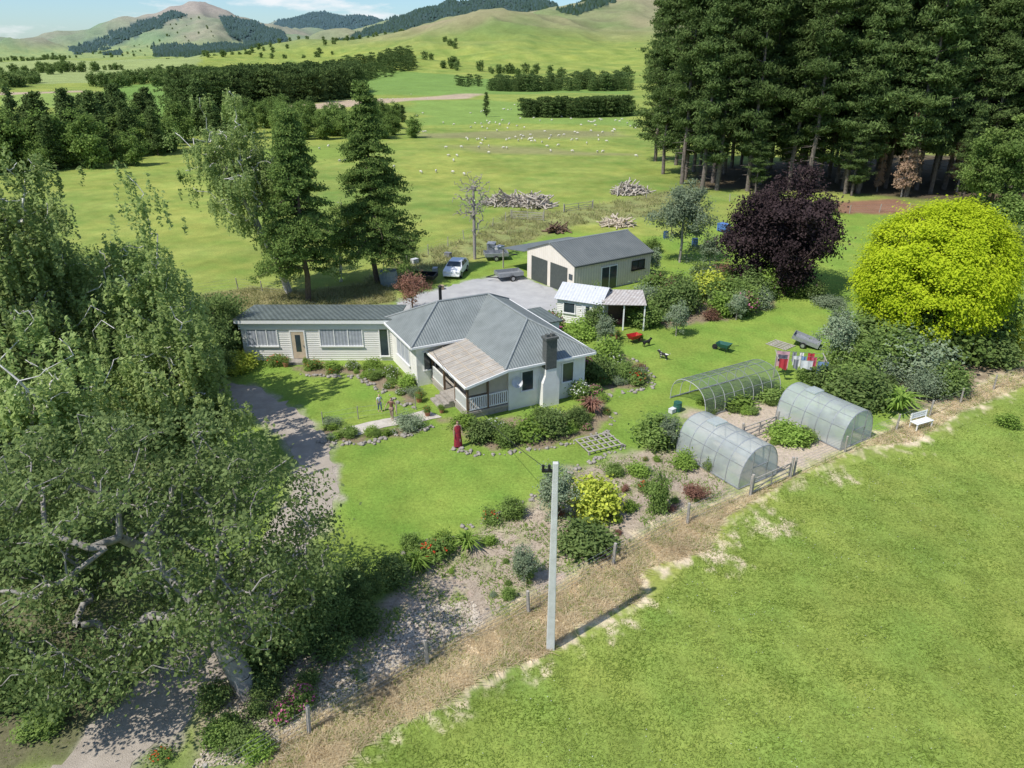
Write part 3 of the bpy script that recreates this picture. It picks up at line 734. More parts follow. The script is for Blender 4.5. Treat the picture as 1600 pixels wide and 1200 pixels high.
def flowers(seed,n,s=.07):
    rng=np.random.default_rng(seed); d=unit(rng.normal(size=(n,3))); d[:,2]=np.abs(d[:,2])
    k=np.repeat(np.arange(n),4); C=(d*np.array([.52,.52,.6])+np.array([0,0,.42]))[k]+rng.normal(size=(4*n,3))*.02
    V=leaves(C,d[k],s,s,rng,0,1.2); return V,np.repeat(rng.random(4*n),4)
defplant('dark','shrub','dense dark green garden shrub','shrub',bush(1,50,4200,.085,.05,.26,.3),lm_dark)
defplant('dark2','shrub','loose dark green garden shrub','shrub',bush(2,26,2600,.09,.05,.34,.45),lm_dark)
defplant('mid','shrub','rounded mid green garden shrub','shrub',bush(3,46,4000,.085,.05,.26,.3),lm_mid)
defplant('bright','shrub','bright green leafy garden plant','shrub',bush(4,26,2000,.12,.07,.34,.3),lm_bright)
defplant('grey','shrub','grey green rounded shrub','shrub',bush(5,46,4200,.06,.035),lm_grey)
defplant('yellow','shrub','yellow green variegated shrub','shrub',bush(6,40,3800,.09,.06),lm_yel)
defplant('bronze','shrub','bronze red leaved shrub','shrub',bush(7,30,2400,.08,.045,.3,.3),lm_brz)
defplant('flax','flax_plant','spiky green flax plant','plant',flax(1,110),lm_bright)
defplant('flaxr','flax_plant','spiky bronze flax plant','plant',flax(2,110),lm_brz)
defplant('pink','flowering_shrub','green shrub covered in pink flowers','shrub',bush(8,34,2400,.10,.06),lm_mid,(flowers(1,70,.07),lm_pink))
defplant('red','flowering_shrub','green plant with red flowers','shrub',bush(9,26,1600,.11,.06,.34),lm_mid,(flowers(2,24,.07),lm_red))
defplant('white','flowering_shrub','green shrub with white flowers','shrub',bush(10,30,2200,.10,.06),lm_mid,(flowers(3,34,.06),lm_white))
prng=np.random.default_rng(123)
def plant(key,x,y,w,h,label=None):
    me,name,lab,cat=PL[key]
    o=link(me,name,None,(x,y,-.02),prng.uniform(0,6.28),(w,w*prng.uniform(.85,1.15),h)); meta(o,label or lab,cat,'garden plants'); return o
def pl(u,v,wpx,hpx,key,label=None):
    x,y=g(u,v); dp=depth(y); w=wpx/FP*dp; h=hpx/FP*dp*1.0
    plant(key,x,y+w*.25,w*1.0,h*.95,label)
for a in [
 (752,692,50,34,'dark'),(792,696,48,26,'mid'),(826,690,44,34,'bright'),(862,686,50,44,'dark2'),(722,668,34,18,'bright'),(772,676,34,20,'white'),(845,668,34,30,'mid'),(890,682,30,18,'flax'),
 (900,668,38,30,'dark'),(925,650,44,38,'flaxr'),(905,625,36,30,'white'),(940,600,46,42,'dark'),(975,597,40,26,'mid'),(995,600,34,20,'red'),(945,570,46,34,'bright'),
 (897,600,30,40,'mid'),(915,590,30,32,'pink'),
 (638,674,48,26,'grey'),(518,668,26,16,'grey'),(545,684,26,16,'mid'),(580,681,22,12,'bright'),
 (372,582,46,28,'yellow'),(430,572,28,16,'red'),(490,578,26,14,'red'),(520,580,24,14,'bright'),(550,578,22,14,'white'),(580,580,30,16,'bright'),(610,590,26,18,'white'),(635,605,28,18,'bright'),(648,620,24,16,'grey'),
 (928,815,70,68,'yellow'),(918,872,90,46,'dark'),(1028,805,34,70,'mid'),(1030,700,66,44,'mid'),(1068,735,30,30,'bright'),(1000,745,32,18,'bright'),(960,745,28,18,'mid'),
 (730,865,56,38,'flax'),(765,820,26,24,'red'),(800,812,38,30,'mid'),(690,862,34,28,'bright'),(650,900,54,46,'flax'),(675,880,42,34,'red'),(610,920,56,46,'dark2'),(640,862,30,28,'mid'),(820,905,28,30,'mid'),(765,852,22,14,'bright'),
 (1090,780,34,24,'bronze'),(1010,770,22,18,'red'),(985,800,22,16,'bright'),(1120,735,18,12,'bright'),(925,770,22,24,'bronze'),
 (1410,650,80,50,'flax'),(1350,640,90,56,'dark'),(1440,600,110,76,'grey'),(1500,570,110,80,'mid'),(1400,590,90,66,'mid'),(1560,575,80,50,'dark'),(1590,560,44,60,'yellow'),(1540,545,120,90,'mid'),(1330,620,70,40,'mid'),(1300,610,60,36,'dark'),(1480,620,80,44,'dark'),(1370,555,90,60,'dark2'),(1270,600,40,24,'mid'),(1580,670,28,22,'bright'),(1430,560,100,70,'mid'),
 (860,524,42,34,'pink'),(905,530,40,26,'bright'),(930,520,40,40,'dark'),(925,500,30,50,'mid'),(890,540,40,16,'bright'),(1008,512,50,34,'mid'),(1040,500,60,50,'dark'),(1025,470,50,40,'mid'),(1070,492,50,56,'dark2'),(1110,470,60,44,'yellow'),(1150,480,60,40,'mid'),(1180,470,60,44,'dark'),(1115,458,50,44,'flax'),(1150,450,50,40,'bronze'),(1190,455,60,44,'mid'),(1275,470,30,30,'dark2'),(1300,480,50,16,'grey'),(1245,465,30,20,'mid'),
 (340,520,60,46,'dark'),(360,545,50,40,'dark2'),(1225,688,46,26,'bright'),(1245,695,44,24,'bright'),(1260,690,30,18,'mid'),(1150,640,60,20,'bright'),(1195,625,60,22,'mid'),
 (1020,395,26,20,'mid'),(640,410,30,14,'dark'),(615,380,30,12,'grey'),(1290,335,40,20,'mid'),(1580,420,60,60,'dark'),(1590,350,60,40,'mid'),(1010,490,60,46,'grey'),
 (400,1190,40,34,'bright'),(470,1110,44,36,'pink'),(520,1030,60,40,'dark2'),(440,1130,40,30,'pink'),(250,1190,30,14,'red'),(560,990,60,50,'dark'),(330,1110,50,40,'dark2'),
 (20,1110,90,50,'dark2'),(90,1090,70,50,'mid'),(-20,1060,90,70,'dark'),(60,1150,60,30,'mid'),(140,1080,60,40,'dark2'),
 ]: pl(*a)
def scatter(P,n,keys,w0,w1,seed,hr=(.6,1.0)):
    rng=np.random.default_rng(seed); G=np.array(P); c=0
    while c<n:
        x=rng.uniform(G[:,0].min(),G[:,0].max());y=rng.uniform(G[:,1].min(),G[:,1].max())
        if polysd(np.array([x]),np.array([y]),G)[0]>.15:
            w=rng.uniform(w0,w1); plant(keys[int(rng.integers(0,len(keys)))],x,y,w,w*rng.uniform(*hr)); c+=1
ks=['dark','mid','bright','red','white','grey','pink','dark2','bronze','flax']
scatter(BEDS[0],20,['mid','bright','red','white','grey','pink','flax','bright'],.4,1.0,1,(.5,.8)); scatter(BEDS[1],18,ks,.5,1.2,2); scatter(BEDS[2],22,['bright','mid','white','red','bright'],.35,.7,3,(.5,.8))
scatter(BEDS[3],36,['dark','mid','dark2','grey','bright','mid','pink','dark','flax','bronze'],1.0,2.2,4,(.7,1.1)); scatter(BEDS[4],20,['dark','mid','grey','dark2','mid'],1.4,2.6,5,(.7,1))
scatter(BEDS[5],12,['bright','grey','mid','white'],.4,.7,6,(.5,.8)); scatter(DIRT,26,['bright','mid','bronze','red','dark2','grey'],.2,.5,7); scatter(DIRT3,12,['dark','dark2','mid'],.7,1.4,8)
# ---------------------------------------------------------------- materials for objects
w_wall=M('white_roughcast',(.84,.82,.77),(.74,.71,.66),.85,ns=2,bump=.25,bs=60)
w_board=M('white_weatherboard',(.85,.82,.77),(.79,.76,.71),.6,ns=1.5,stripe=(2,6.2,.10,.3))
w_paint=M('white_paint',(.82,.81,.78),(.76,.75,.72),.5)
roofx=M('grey_corrugated_x',(.26,.285,.27),(.185,.205,.195),.5,ns=1.1,stripe=(0,5.6,.26,.4),spec=.4)
roofy=M('grey_corrugated_y',(.26,.285,.27),(.185,.205,.195),.5,ns=1.1,stripe=(1,5.6,.26,.4),spec=.4)
ridge_m=M('ridge_cap',(.28,.30,.29),None,.5)
drk_roof=M('dark_roof_iron',(.16,.185,.17),(.11,.13,.12),.55,ns=1,stripe=(0,3,.3,.4))
brick_d=M('dark_brick',(.13,.135,.125),(.075,.08,.075),.9,ns=9,bump=.5)
glass=M('window_glass',(.05,.07,.08),(.02,.03,.035),.12,ns=1.2,spec=.8)
net=M('net_curtain',(.50,.52,.55),(.34,.36,.41),.5,ns=3,stripe=(0,5,.3,0))
wood_b=M('brown_wood',(.20,.13,.085),(.12,.08,.05),.8,ns=8)
wood_g=M('weathered_wood',(.45,.41,.36),(.30,.27,.23),.9,ns=7,bump=.4)
wood_p=M('pale_timber',(.58,.50,.39),(.46,.38,.29),.8,ns=5)
cream=M('cream_cladding',(.68,.60,.51),(.62,.54,.455),.6,ns=1,stripe=(0,3.4,.15,.25))
cream_y=M('cream_cladding_lit',(.80,.73,.63),(.74,.67,.57),.6,ns=1,stripe=(1,3.4,.08,.2))  # gable copy of the cladding, sunlit brightness painted into its paler cream
roll=M('roller_door_green',(.10,.115,.10),(.075,.085,.08),.5,stripe=(2,9,.3,.4))
shroof=M('shed_roof',(.20,.215,.205),(.15,.165,.16),.5,ns=.7,stripe=(0,4,.4,.5),spec=.4)
black=M('black_metal',(.02,.02,.02),None,.4)
rubber=M('tyre_rubber',(.025,.025,.025),None,.9)
steel=M('galvanised_steel',(.42,.43,.44),(.3,.31,.32),.45,ns=6,metal=.5)
hoopm=M('dull_grey_pipe',(.50,.50,.47),(.36,.36,.33),.7)
polec=M('concrete_pole_grey',(.66,.65,.62),(.52,.51,.48),.85,ns=3,bump=.3)
carw=M('white_car_paint',(.8,.8,.8),(.78,.78,.78),.2,spec=.6)
red_p=M('red_paint',(.5,.03,.03),None,.4)
teal=M('green_paint',(.03,.12,.09),None,.5)
tyrerim=M('wheel_rim',(.5,.5,.5),None,.35,metal=.6)
stone=M('garden_stone',(.40,.36,.31),(.22,.20,.17),.9,ns=4,bump=.6,bs=10)
poly=clearmat('milky_polycarbonate',(.70,.74,.72),.55,.3,.06)
netting=clearmat('bird_netting',(.20,.25,.18),.42,.9,.1)
verroof=M('weathered_translucent_sheet',(.50,.455,.39),(.35,.315,.265),.5,ns=1.6,stripe=(1,4.5,.22,.4))
screen=clearmat('beige_blind',(.66,.60,.50),.8,.7)
terra=M('terracotta',(.45,.2,.12),None,.8)
# ---------------------------------------------------------------- window / door helpers
def window(parent,xf,x0,z0,w,h,mull=1,fm=None,gm_=None,name='window'):
    fm=fm or w_paint; gm_=gm_ or glass
    b=MB(xf); t=.07
    b.box(x0-t,x0+w+t,-.07,-.003,z0-t,z0); b.box(x0-t,x0+w+t,-.07,-.003,z0+h,z0+h+t)
    b.box(x0-t,x0,-.065,-.003,z0+.001,z0+h-.001); b.box(x0+w,x0+w+t,-.065,-.003,z0+.001,z0+h-.001)
    for i in range(1,mull+1):
        xx=x0+w*i/(mull+1); b.box(xx-.03,xx+.03,-.06,-.02,z0+.001,z0+h-.001)
    b.box(x0-t-.04,x0+w+t+.04,-.12,-.072,z0-t-.02,z0-.005)
    o=b.obj(name,fm,parent)
    c=MB(xf); c.box(x0+.002,x0+w-.002,-.03,-.012,z0+.002,z0+h-.002); c.obj('pane',gm_,o)
    return o
def door(parent,xf,x0,z0,w,h,m,glassy=False):
    b=MB(xf); b.box(x0,x0+w,-.05,-.004,z0,z0+h); o=b.obj('door',m,parent)
    f=MB(xf); t=.08; f.box(x0-t,x0,-.07,-.003,z0,z0+h); f.box(x0+w,x0+w+t,-.07,-.003,z0,z0+h); f.box(x0-t,x0+w+t,-.07,-.003,z0+h+.001,z0+h+t); f.obj('frame',w_paint,o)
    p=MB(xf); p.box(x0+w*.3,x0+w*.7,-.06,-.052,z0+h*.25,z0+h*.88); p.obj('pane',glass,o)
    hnd=MB(xf); hnd.box(x0+w*.86,x0+w*.92,-.11,-.051,z0+h*.45,z0+h*.5); hnd.obj('handle',steel,o)
    return o
# ---------------------------------------------------------------- main house
PH=math.radians(27); hx,hy=-2.48,38.8
H=thing('house','white farmhouse with grey corrugated hip roof and veranda','house',(hx,hy,0),PH)
Hm=RT(hx,hy,0,PH); Hi=Hm.inverted()
b=MB(); b.ngon([(-1.15,5.85),(2.55,5.85),(2.55,0),(7.95,0),(7.95,11.15),(-1.15,11.15)],0,2.8); b.obj('wall',w_wall,H)
EV=[(-1.6,5.4),(2.1,5.4),(2.1,-.45),(8.4,-.45),(8.4,11.6),(-1.6,11.6)]
b=MB(); b.ngon(EV,2.801,2.93); b.obj('soffit',w_paint,H)
z0=2.94;zr=4.65
A_,B_,C_,D_,E_,F_=[(p[0]*1.0,p[1]*1.0,z0) for p in EV]
R1=(5.25,2.70,zr);R2=(5.25,8.5,zr);L1=(1.5,8.5,zr)
b=MB()
b.add([C_,D_,R1],[(0,1,2)],0); b.add([E_,F_,L1,R2],[(0,1,2,3)],0); b.add([A_,B_,R2,L1],[(0,1,2,3)],0)
b.add([D_,E_,R2,R1],[(0,1,2,3)],1); b.add([F_,A_,L1],[(0,1,2)],1); b.add([B_,C_,R1,R2],[(0,1,2,3)],1)
roof=b.obj('roof',[roofx,roofy],H)
b=MB()
for p,q in [(C_,R1),(D_,R1),(R1,R2),(R2,L1),(E_,R2),(F_,L1),(A_,L1)]:
    b.tube([Vector(p)+Vector((0,0,.02)),Vector(q)+Vector((0,0,.02))],.07,6)
b.obj('ridge_cap',ridge_m,roof)
b=MB()
for p,q in [(C_,D_),(D_,E_),(E_,F_),(F_,A_),(A_,B_),(B_,C_)]:
    b.beam(Vector(p)-Vector((0,0,.06)),Vector(q)-Vector((0,0,.06)),.13,.13)
b.obj('gutter',w_paint,roof)
b=MB(); b.box(4.78,5.50,-.62,-.12,2.5,4.4); b.box(4.71,5.57,-.69,-.05,4.4,4.54); b.box(4.85,5.05,-.5,-.25,4.54,4.7); b.box(5.2,5.4,-.5,-.25,4.54,4.7); b.obj('chimney',brick_d,roof)
b=MB(); b.box(4.6,5.75,-.6,-.004,0,1.6); b.add([(4.6,-.6,1.6),(5.75,-.6,1.6),(5.75,-.004,1.6),(4.6,-.004,1.6),(4.78,-.6,2.1),(5.52,-.6,2.1),(5.52,-.004,2.1),(4.78,-.004,2.1)],[(0,1,5,4),(1,2,6,5),(3,0,4,7),(4,5,6,7)]); b.box(4.78,5.52,-.6,-.004,2.101,2.49); b.obj('chimney_breast',w_wall,H)
b=MB(); b.tube([(1.9,9.0,4.3),(1.9,9.0,5.5)],.11,10); b.tube([(1.9,9.0,5.5),(1.9,9.0,5.6)],[.2,.05],10); b.obj('flue',black,roof)
window(H,RT(0,0),3.45,1.15,.75,1.25,0); window(H,RT(0,0),6.3,1.15,.75,1.25,0)
window(H,RT(7.95,0,0,math.pi/2),2,1.1,1.2,1.2,1); window(H,RT(7.95,0,0,math.pi/2),7,1.1,1.6,1.2,1)
window(H,RT(-1.15,11.15,0,-math.pi/2),1.6,1.0,2.4,1.4,2,gm_=net)
window(H,RT(2.55,5.85,0,-math.pi/2),1.0,1.1,1.5,1.3,1); door(H,RT(2.55,5.85,0,-math.pi/2),3.3,.46,.85,2.0,w_paint)
window(H,RT(-1.15,5.85),.5,1.1,1.5,1.2,1)
b=MB(RT(2.95,-.35,1.95,math.radians(-25))@Matrix.Rotation(math.radians(-25),4,'X'))
n=16;vs=[(0,0.08,0)];fs=[]
for j,rr in enumerate((.17,.34)):
    for k in range(n): a=2*math.pi*k/n; vs.append((rr*math.cos(a),.08-(rr/.34)**2*.08,rr*math.sin(a)))
for k in range(n):
    fs.append((0,1+k,1+(k+1)%n)); fs.append((1+k,1+n+k,1+n+(k+1)%n,1+(k+1)%n))
b.add(vs,fs); b.beam((0,.05,-.3),(0,-.3,-.1),.03); b.beam((0,.08,0),(0,.4,-.1),.04); b.obj('satellite_dish',M('dish_grey',(.6,.6,.6),None,.4),H)
# veranda
b=MB(); b.box(-.2,2.54,0,5.84,.30,.45); b.box(-.15,2.5,.05,5.8,0,.30); b.obj('veranda_deck',wood_g,H)
va=(-.45,2.42);vb=(2.2,2.98)
def vz(s): return va[1]+(s-va[0])/(vb[0]-va[0])*(vb[1]-va[1])
b=MB(); b.add([(-.45,-.6,vz(-.45)),(2.2,-.6,vz(2.2)),(2.2,5.6,vz(2.2)),(-.45,5.6,vz(-.45))],[(0,1,2,3)]); vr=b.obj('veranda_roof',verroof,H)
b=MB()
for i in range(12):
    r=-.6+i*6.2/11; b.beam((-.45,r,vz(-.45)-.06),(2.2,r,vz(2.2)-.06),.05,.08)
for i in range(11):
    r=-.6+(i+.0)*6.2/10; b.beam((-.45,r,vz(-.45)+.015),(2.2,r,vz(2.2)+.015),.05,.02)
for s in (-.4,.5,1.4): b.beam((s,-.6,vz(s)+.03),(s,5.6,vz(s)+.03),.03,.03)
b.obj('rafter',wood_p,vr)
b=MB(); b.beam((-.5,-.6,vz(-.5)-.06),(-.5,5.6,vz(-.5)-.06),.1,.12); b.beam((-.45,-.63,vz(-.45)-.04),(2.2,-.63,vz(2.2)-.04),.06,.16); b.obj('gutter',w_paint,vr)
for (s,r) in [(-.12,.08),(1.2,.08),(-.12,1.9),(-.12,3.7),(-.12,5.7)]:
    b=MB(); b.box(s-.06,s+.06,r-.06,r+.06,.45,vz(s)-.1); b.obj('post',wood_b,H)
def rail(p,q):
    b=MB(); p=Vector((*p,0));q=Vector((*q,0)); L=(q-p).length; k=int(L/.13)
    for z in (.58,1.35): b.beam(p+Vector((0,0,z)),q+Vector((0,0,z)),.07)
    for i in range(k+1):
        m=p.lerp(q,i/k); b.beam(m+Vector((0,0,.58)),m+Vector((0,0,1.35)),.06)
    b.obj('railing',w_paint,H)
rail((-.1,.06),(2.5,.06)); rail((-.14,.1),(-.14,1.85)); rail((-.14,3.75),(-.14,5.65))
b=MB(); b.box(1.25,2.5,.1,.12,1.4,2.55); b.box(-.06,1.15,.1,.12,1.5,2.4); b.obj('blind',screen,H)
for i in range(3):
    b=MB(); b.box(-.2-.32*(i+1),-.2-.32*i-.002,2.0,3.6,0,.42-.14*i); b.obj('step',stone,H)
b=MB(); b.box(8.0,10.6,7.2,10.6,2.2,2.28,m=None); b.obj('porch_roof',drk_roof,H)
b=MB(); b.box(8.0,10.4,7.4,10.4,0,2.19); b.obj('porch_wall',w_wall,H)
# extension
Ex=Hi@RT(-18.9,47.9,0,0)
b=MB(Ex); b.box(0,10.6,0,4.0,0,2.55); b.obj('annex_wall',w_board,H)
b=MB(Ex); b.add([(-.35,-.3,3.12),(11.0,-.3,3.12),(11.0,4.3,2.66),(-.35,4.3,2.66),(-.35,-.3,3.2),(11.0,-.3,3.2),(11.0,4.3,2.74),(-.35,4.3,2.74)],[(3,2,1,0),(4,5,6,7),(0,1,5,4),(1,2,6,5),(2,3,7,6),(3,0,4,7)]); b.obj('annex_roof',drk_roof,H)
b=MB(Ex); b.box(-.3,10.95,-.29,-.23,2.86,3.115); b.box(-.1,10.7,-.1,-.003,2.4,2.86); b.box(0,10.6,.001,3.9,2.552,2.62); b.obj('fascia',w_paint,H)
window(H,Ex,.35,1.15,2.1,1.2,2,gm_=net); window(H,Ex,5.5,1.15,2.9,1.3,2,gm_=net); door(H,Ex,3.45,.2,.9,2.0,M('cream_door',(.62,.5,.36),None,.5)); window(H,Ex,9.65,.4,.55,2.0,0,gm_=glass)
b=MB(Ex); b.box(3.2,4.6,-.8,-.06,0,.18); b.obj('step',stone,H)
# pots
potme=MB(); potme.tube([(0,0,0),(0,0,.22),(0,0,.26),(0,0,.27)],[.11,.16,.18,.15],12); p0=None
for (u,v,s) in [(447,573,1.2),(478,572,1.0),(486,575,.8),(432,572,.8),(668,650,1.1),(690,645,.9),(655,628,1.2),(1000,532,1),(965,530,1.2),(955,525,.9)]:
    x,y=g(u,v)
    if p0 is None: p0=potme.obj('plant_pot',terra,None,(x,y,0)); o=p0
    else: o=p0.copy(); COL.objects.link(o)
    o.location=(x,y,0); o.scale=(s,s,s); meta(o,'terracotta plant pot standing near the house','pot','terracotta pots'); plant('red' if s>1 else 'bright',x,y,.42*s,.35*s).location.z=.24*s
# ---------------------------------------------------------------- garage shed
PS=math.radians(34); sx,sy=5.5,62.9
S=thing('garage','cream steel garage with two dark roller doors and grey gable roof','garage',(sx,sy,0),PS)
W_=7.2;L_=9.3;he=2.75;hp=4.05
b=MB(); b.add([(0,0,0),(L_,0,0),(L_,0,he),(0,0,he),(0,W_,0),(L_,W_,0),(L_,W_,he),(0,W_,he)],[(0,1,2,3),(5,4,7,6)],0)
b.add([(0,0,0),(0,0,he),(0,W_/2,hp),(0,W_,he),(0,W_,0)],[(0,1,2,3,4)],1); b.add([(L_,0,0),(L_,0,he),(L_,W_/2,hp),(L_,W_,he),(L_,W_,0)],[(4,3,2,1,0)],1)
b.obj('wall',[cream,cream_y],S)
def slab(b,p,q,r_,s_,t=.05):
    n=(Vector(q)-Vector(p)).cross(Vector(s_)-Vector(p)).normalized()*t
    a=[Vector(v)+Vector((0,0,.02)) for v in (p,q,r_,s_)]; c=[v+n for v in a]
    b.add([tuple(v) for v in a+c],[(3,2,1,0),(4,5,6,7),(0,1,5,4),(1,2,6,5),(2,3,7,6),(3,0,4,7)])
b=MB()
slab(b,(-.12,-.15,he-.05),(L_+.12,-.15,he-.05),(L_+.12,W_/2,hp),(-.12,W_/2,hp)); slab(b,(-.12,W_/2,hp),(L_+.12,W_/2,hp),(L_+.12,W_+.15,he-.05),(-.12,W_+.15,he-.05))
r_=b.obj('roof',shroof,S)
b=MB(); b.tube([(-.14,W_/2,hp+.06),(L_+.14,W_/2,hp+.06)],.09,6); b.obj('ridge_cap',ridge_m,r_)
b=MB(); b.beam((-.12,-.2,he-.06),(L_+.12,-.2,he-.06),.12); b.obj('gutter',M('dark_gutter',(.1,.11,.1),None,.5),r_)
GF=RT(0,W_,0,-math.pi/2)
for x0 in (.75,3.75):
    b=MB(GF); b.box(x0,x0+2.5,-.05,-.004,.02,2.35); b.obj('roller_door',roll,S)
LF=RT(0,0)
b=MB(LF); b.box(3.2,5.0,-.05,-.004,.05,2.05); d=b.obj('sliding_door',glass,S)
b=MB(LF)
for xx in (3.13,4.07,5.0): b.box(xx,xx+.07,-.07,-.052 if xx==4.07 else -.003,.05,2.1)
b.box(3.13,5.07,-.07,-.003,2.1,2.17); b.obj('frame',w_paint,d)
window(S,LF,6.9,1.3,1.5,.8,1,fm=black)
b=MB(GF); b.box(6.5,7.0,-.05,-.004,1.4,1.9); b.obj('window',glass,S)
b=MB(); slab(b,(-.3,W_+.16,he-.25),(L_-1,W_+.16,he-.25),(L_-1,W_+4.2,he-.75),(-.3,W_+4.2,he-.75)); b.obj('lean_to_roof',shroof,S)
for s in (-.1,4,L_-1.2):
    b=MB(); b.box(s-.05,s+.05,W_+4.0,W_+4.1,0,he-.8); b.obj('post',wood_g,S)
# ---------------------------------------------------------------- sleepout + porch
ox,oy=g(870,502)
Q=thing('garden_building','white garden sleepout with white roof and open porch','shed',(ox,oy,0),math.radians(-25))
whroof=M('white_roof_iron',(.62,.63,.64),(.50,.51,.52),.5,stripe=(0,4,.15,.3))
b=MB(); b.box(0,3.6,0,3.2,0,2.0); b.add([(0,0,2.0),(0,3.2,2.0),(0,1.6,2.8),(3.6,0,2.0),(3.6,3.2,2.0),(3.6,1.6,2.8)],[(0,2,1),(3,4,5)]); b.obj('wall',w_board,Q)
b=MB(); slab(b,(-.2,-.25,1.93),(3.8,-.25,1.93),(3.8,1.6,2.82),(-.2,1.6,2.82),.04); slab(b,(-.2,1.6,2.82),(3.8,1.6,2.82),(3.8,3.45,1.93),(-.2,3.45,1.93),.04); b.obj('roof',whroof,Q)
window(Q,RT(0,0),.6,.9,.9,.8,0); door(Q,RT(0,0),2.2,.05,.8,1.8,w_paint)
X=RT(3.9,-.4,0,math.radians(22))
b=MB(X); slab(b,(0,-.2,2.1),(3.4,-.2,2.1),(3.4,2.8,2.4),(0,2.8,2.4),.04); b.obj('porch_roof',M('rusty_white_iron',(.6,.57,.53),(.42,.36,.32),.6,ns=3,stripe=(0,4,.3,.3)),Q)
b=MB(X); b.box(0,3.3,2.5,2.6,0,2.3); b.obj('porch_wall',wood_b,Q)
for s in (.1,1.7,3.3):
    b=MB(X); b.box(s-.05,s+.05,-.05,.05,0,2.12); b.obj('post',w_paint,Q)
# ---------------------------------------------------------------- greenhouses
def tunnel(name,label,x,y,rz,w,l,h,mat,ribs,net_=None):
    T=thing(name,label,'greenhouse',(x,y,0),rz)
    n=18
    def prof(t):
        a=math.pi*t; return (w/2-w/2*math.copysign(abs(math.cos(a))**.85,math.cos(a)), h*(math.sin(a)**.72))
    P=[prof(i/n) for i in range(n+1)]
    if mat:
        b=MB(); vs=[];fs=[]
        for yy in (0,l):
            for p in P: vs.append((p[0],yy,p[1]+.02))
        for i in range(n): fs.append((i,i+1,n+2+i,n+1+i))
        b.add(vs,fs); b.obj('cover',mat,T,smooth=True)
        for yy in (0.0,l):
            b=MB(); b.add([(p[0],yy,p[1]) for p in P],[tuple(range(n+1))]); b.obj('end_panel',mat,T)
    if net_:
        b=MB(); vs=[];fs=[]; ys=np.linspace(0,l,17)
        for j,yy in enumerate(ys):
            for p in P[:16]: vs.append((p[0],yy,(p[1]+.03)*(1 if j%2==0 else .965)))
        for j in range(16):
            for i in range(15): fs.append((j*16+i,j*16+i+1,(j+1)*16+i+1,(j+1)*16+i))
        b.add(vs,fs); b.obj('netting',net_,T,smooth=True)
    for j in range(ribs):
        yy=j*l/(ribs-1); b=MB(); b.tube([(p[0],yy,p[1]) for p in P],.03 if mat else .024,6); b.obj('hoop',steel if mat else hoopm,T)
    b=MB()
    for i in (3,6,n//2,n-6,n-3): b.beam((P[i][0],0,P[i][1]+.01),(P[i][0],l,P[i][1]+.01),.03)
    b.beam((0,0,.06),(0,l,.06),.07); b.beam((w,0,.06),(w,l,.06),.07)
    b.obj('rail',steel,T)
    if mat:
        b=MB()
        for xx in (w*.3,w*.7): b.beam((xx,-.03,.0),(xx,-.03,h*.93),.04)
        b.beam((w*.3,-.03,1.0),(w*.7,-.03,1.0),.04); b.beam((0,-.03,.05),(w,-.03,.05),.05); b.obj('door_frame',steel,T)
        b=MB(); b.box(w*.35,w*.65,l*.62,l*.78,h+.02,h+.10,m=None); b.obj('roof_vent',poly,T)
    return T
rz=math.radians(32)
x,y=g(1153,765); tunnel('greenhouse','arched greenhouse with milky polycarbonate panels beside dry strip',x,y,rz,2.8,4.4,2.05,poly,6)
x,y=g(1312,704); tunnel('greenhouse','arched translucent greenhouse beside vegetable bed',x,y,rz,2.7,4.4,2.05,poly,6)
x,y=g(1218,617); tunnel('hoop_frame','open hooped tunnel frame with thin netting cover',x,y,math.radians(30+90),3.1,6.4,1.75,None,9,netting)
for i in range(10):
    x,y=g(1225+prng.uniform(-20,40),690+prng.uniform(-12,8)); plant('bright',x,y,.5,.4)
for i in range(12):
    x,y=g(1095+prng.uniform(0,110),640+prng.uniform(-20,8)); plant('bright' if i%2 else 'mid',x,y,.6,.45)
for (u,v) in [(1110,735),(1130,722),(1105,705),(1270,668),(1290,680),(1300,662)]:
    x,y=g(u,v); plant('mid',x,y,.7,.7,'leafy crop growing inside the greenhouse')
# ---------------------------------------------------------------- power pole
x,y=g(860,1013)
P_=thing('power_pole','tall grey concrete power pole with wire','utility pole',(x,y,0))
b=MB(); b.add([(-.15,-.12,0),(.15,-.12,0),(.15,.12,0),(-.15,.12,0),(-.09,-.08,7.9),(.09,-.08,7.9),(.09,.08,7.9),(-.09,.08,7.9)],[(0,1,5,4),(1,2,6,5),(2,3,7,6),(3,0,4,7),(4,5,6,7)]); b.obj('shaft',polec,P_,bevel=.02)
b=MB(); b.box(-.45,-.1,-.05,.05,7.55,7.63); b.tube([(-.4,0,7.62),(-.4,0,7.8)],[.04,.05],8); b.tube([(-.2,0,7.62),(-.2,0,7.8)],[.04,.05],8); b.obj('insulator',black,P_)
b=MB(); a0=Vector((-.4,0,7.75)); a1=Vector((-4.9-x,42-y,3.1))
b.tube([a0.lerp(a1,t)-Vector((0,0,1.6*4*t*(1-t)*.4)) for t in np.linspace(0,1,13)],.014,4); b.obj('wire',black,P_)
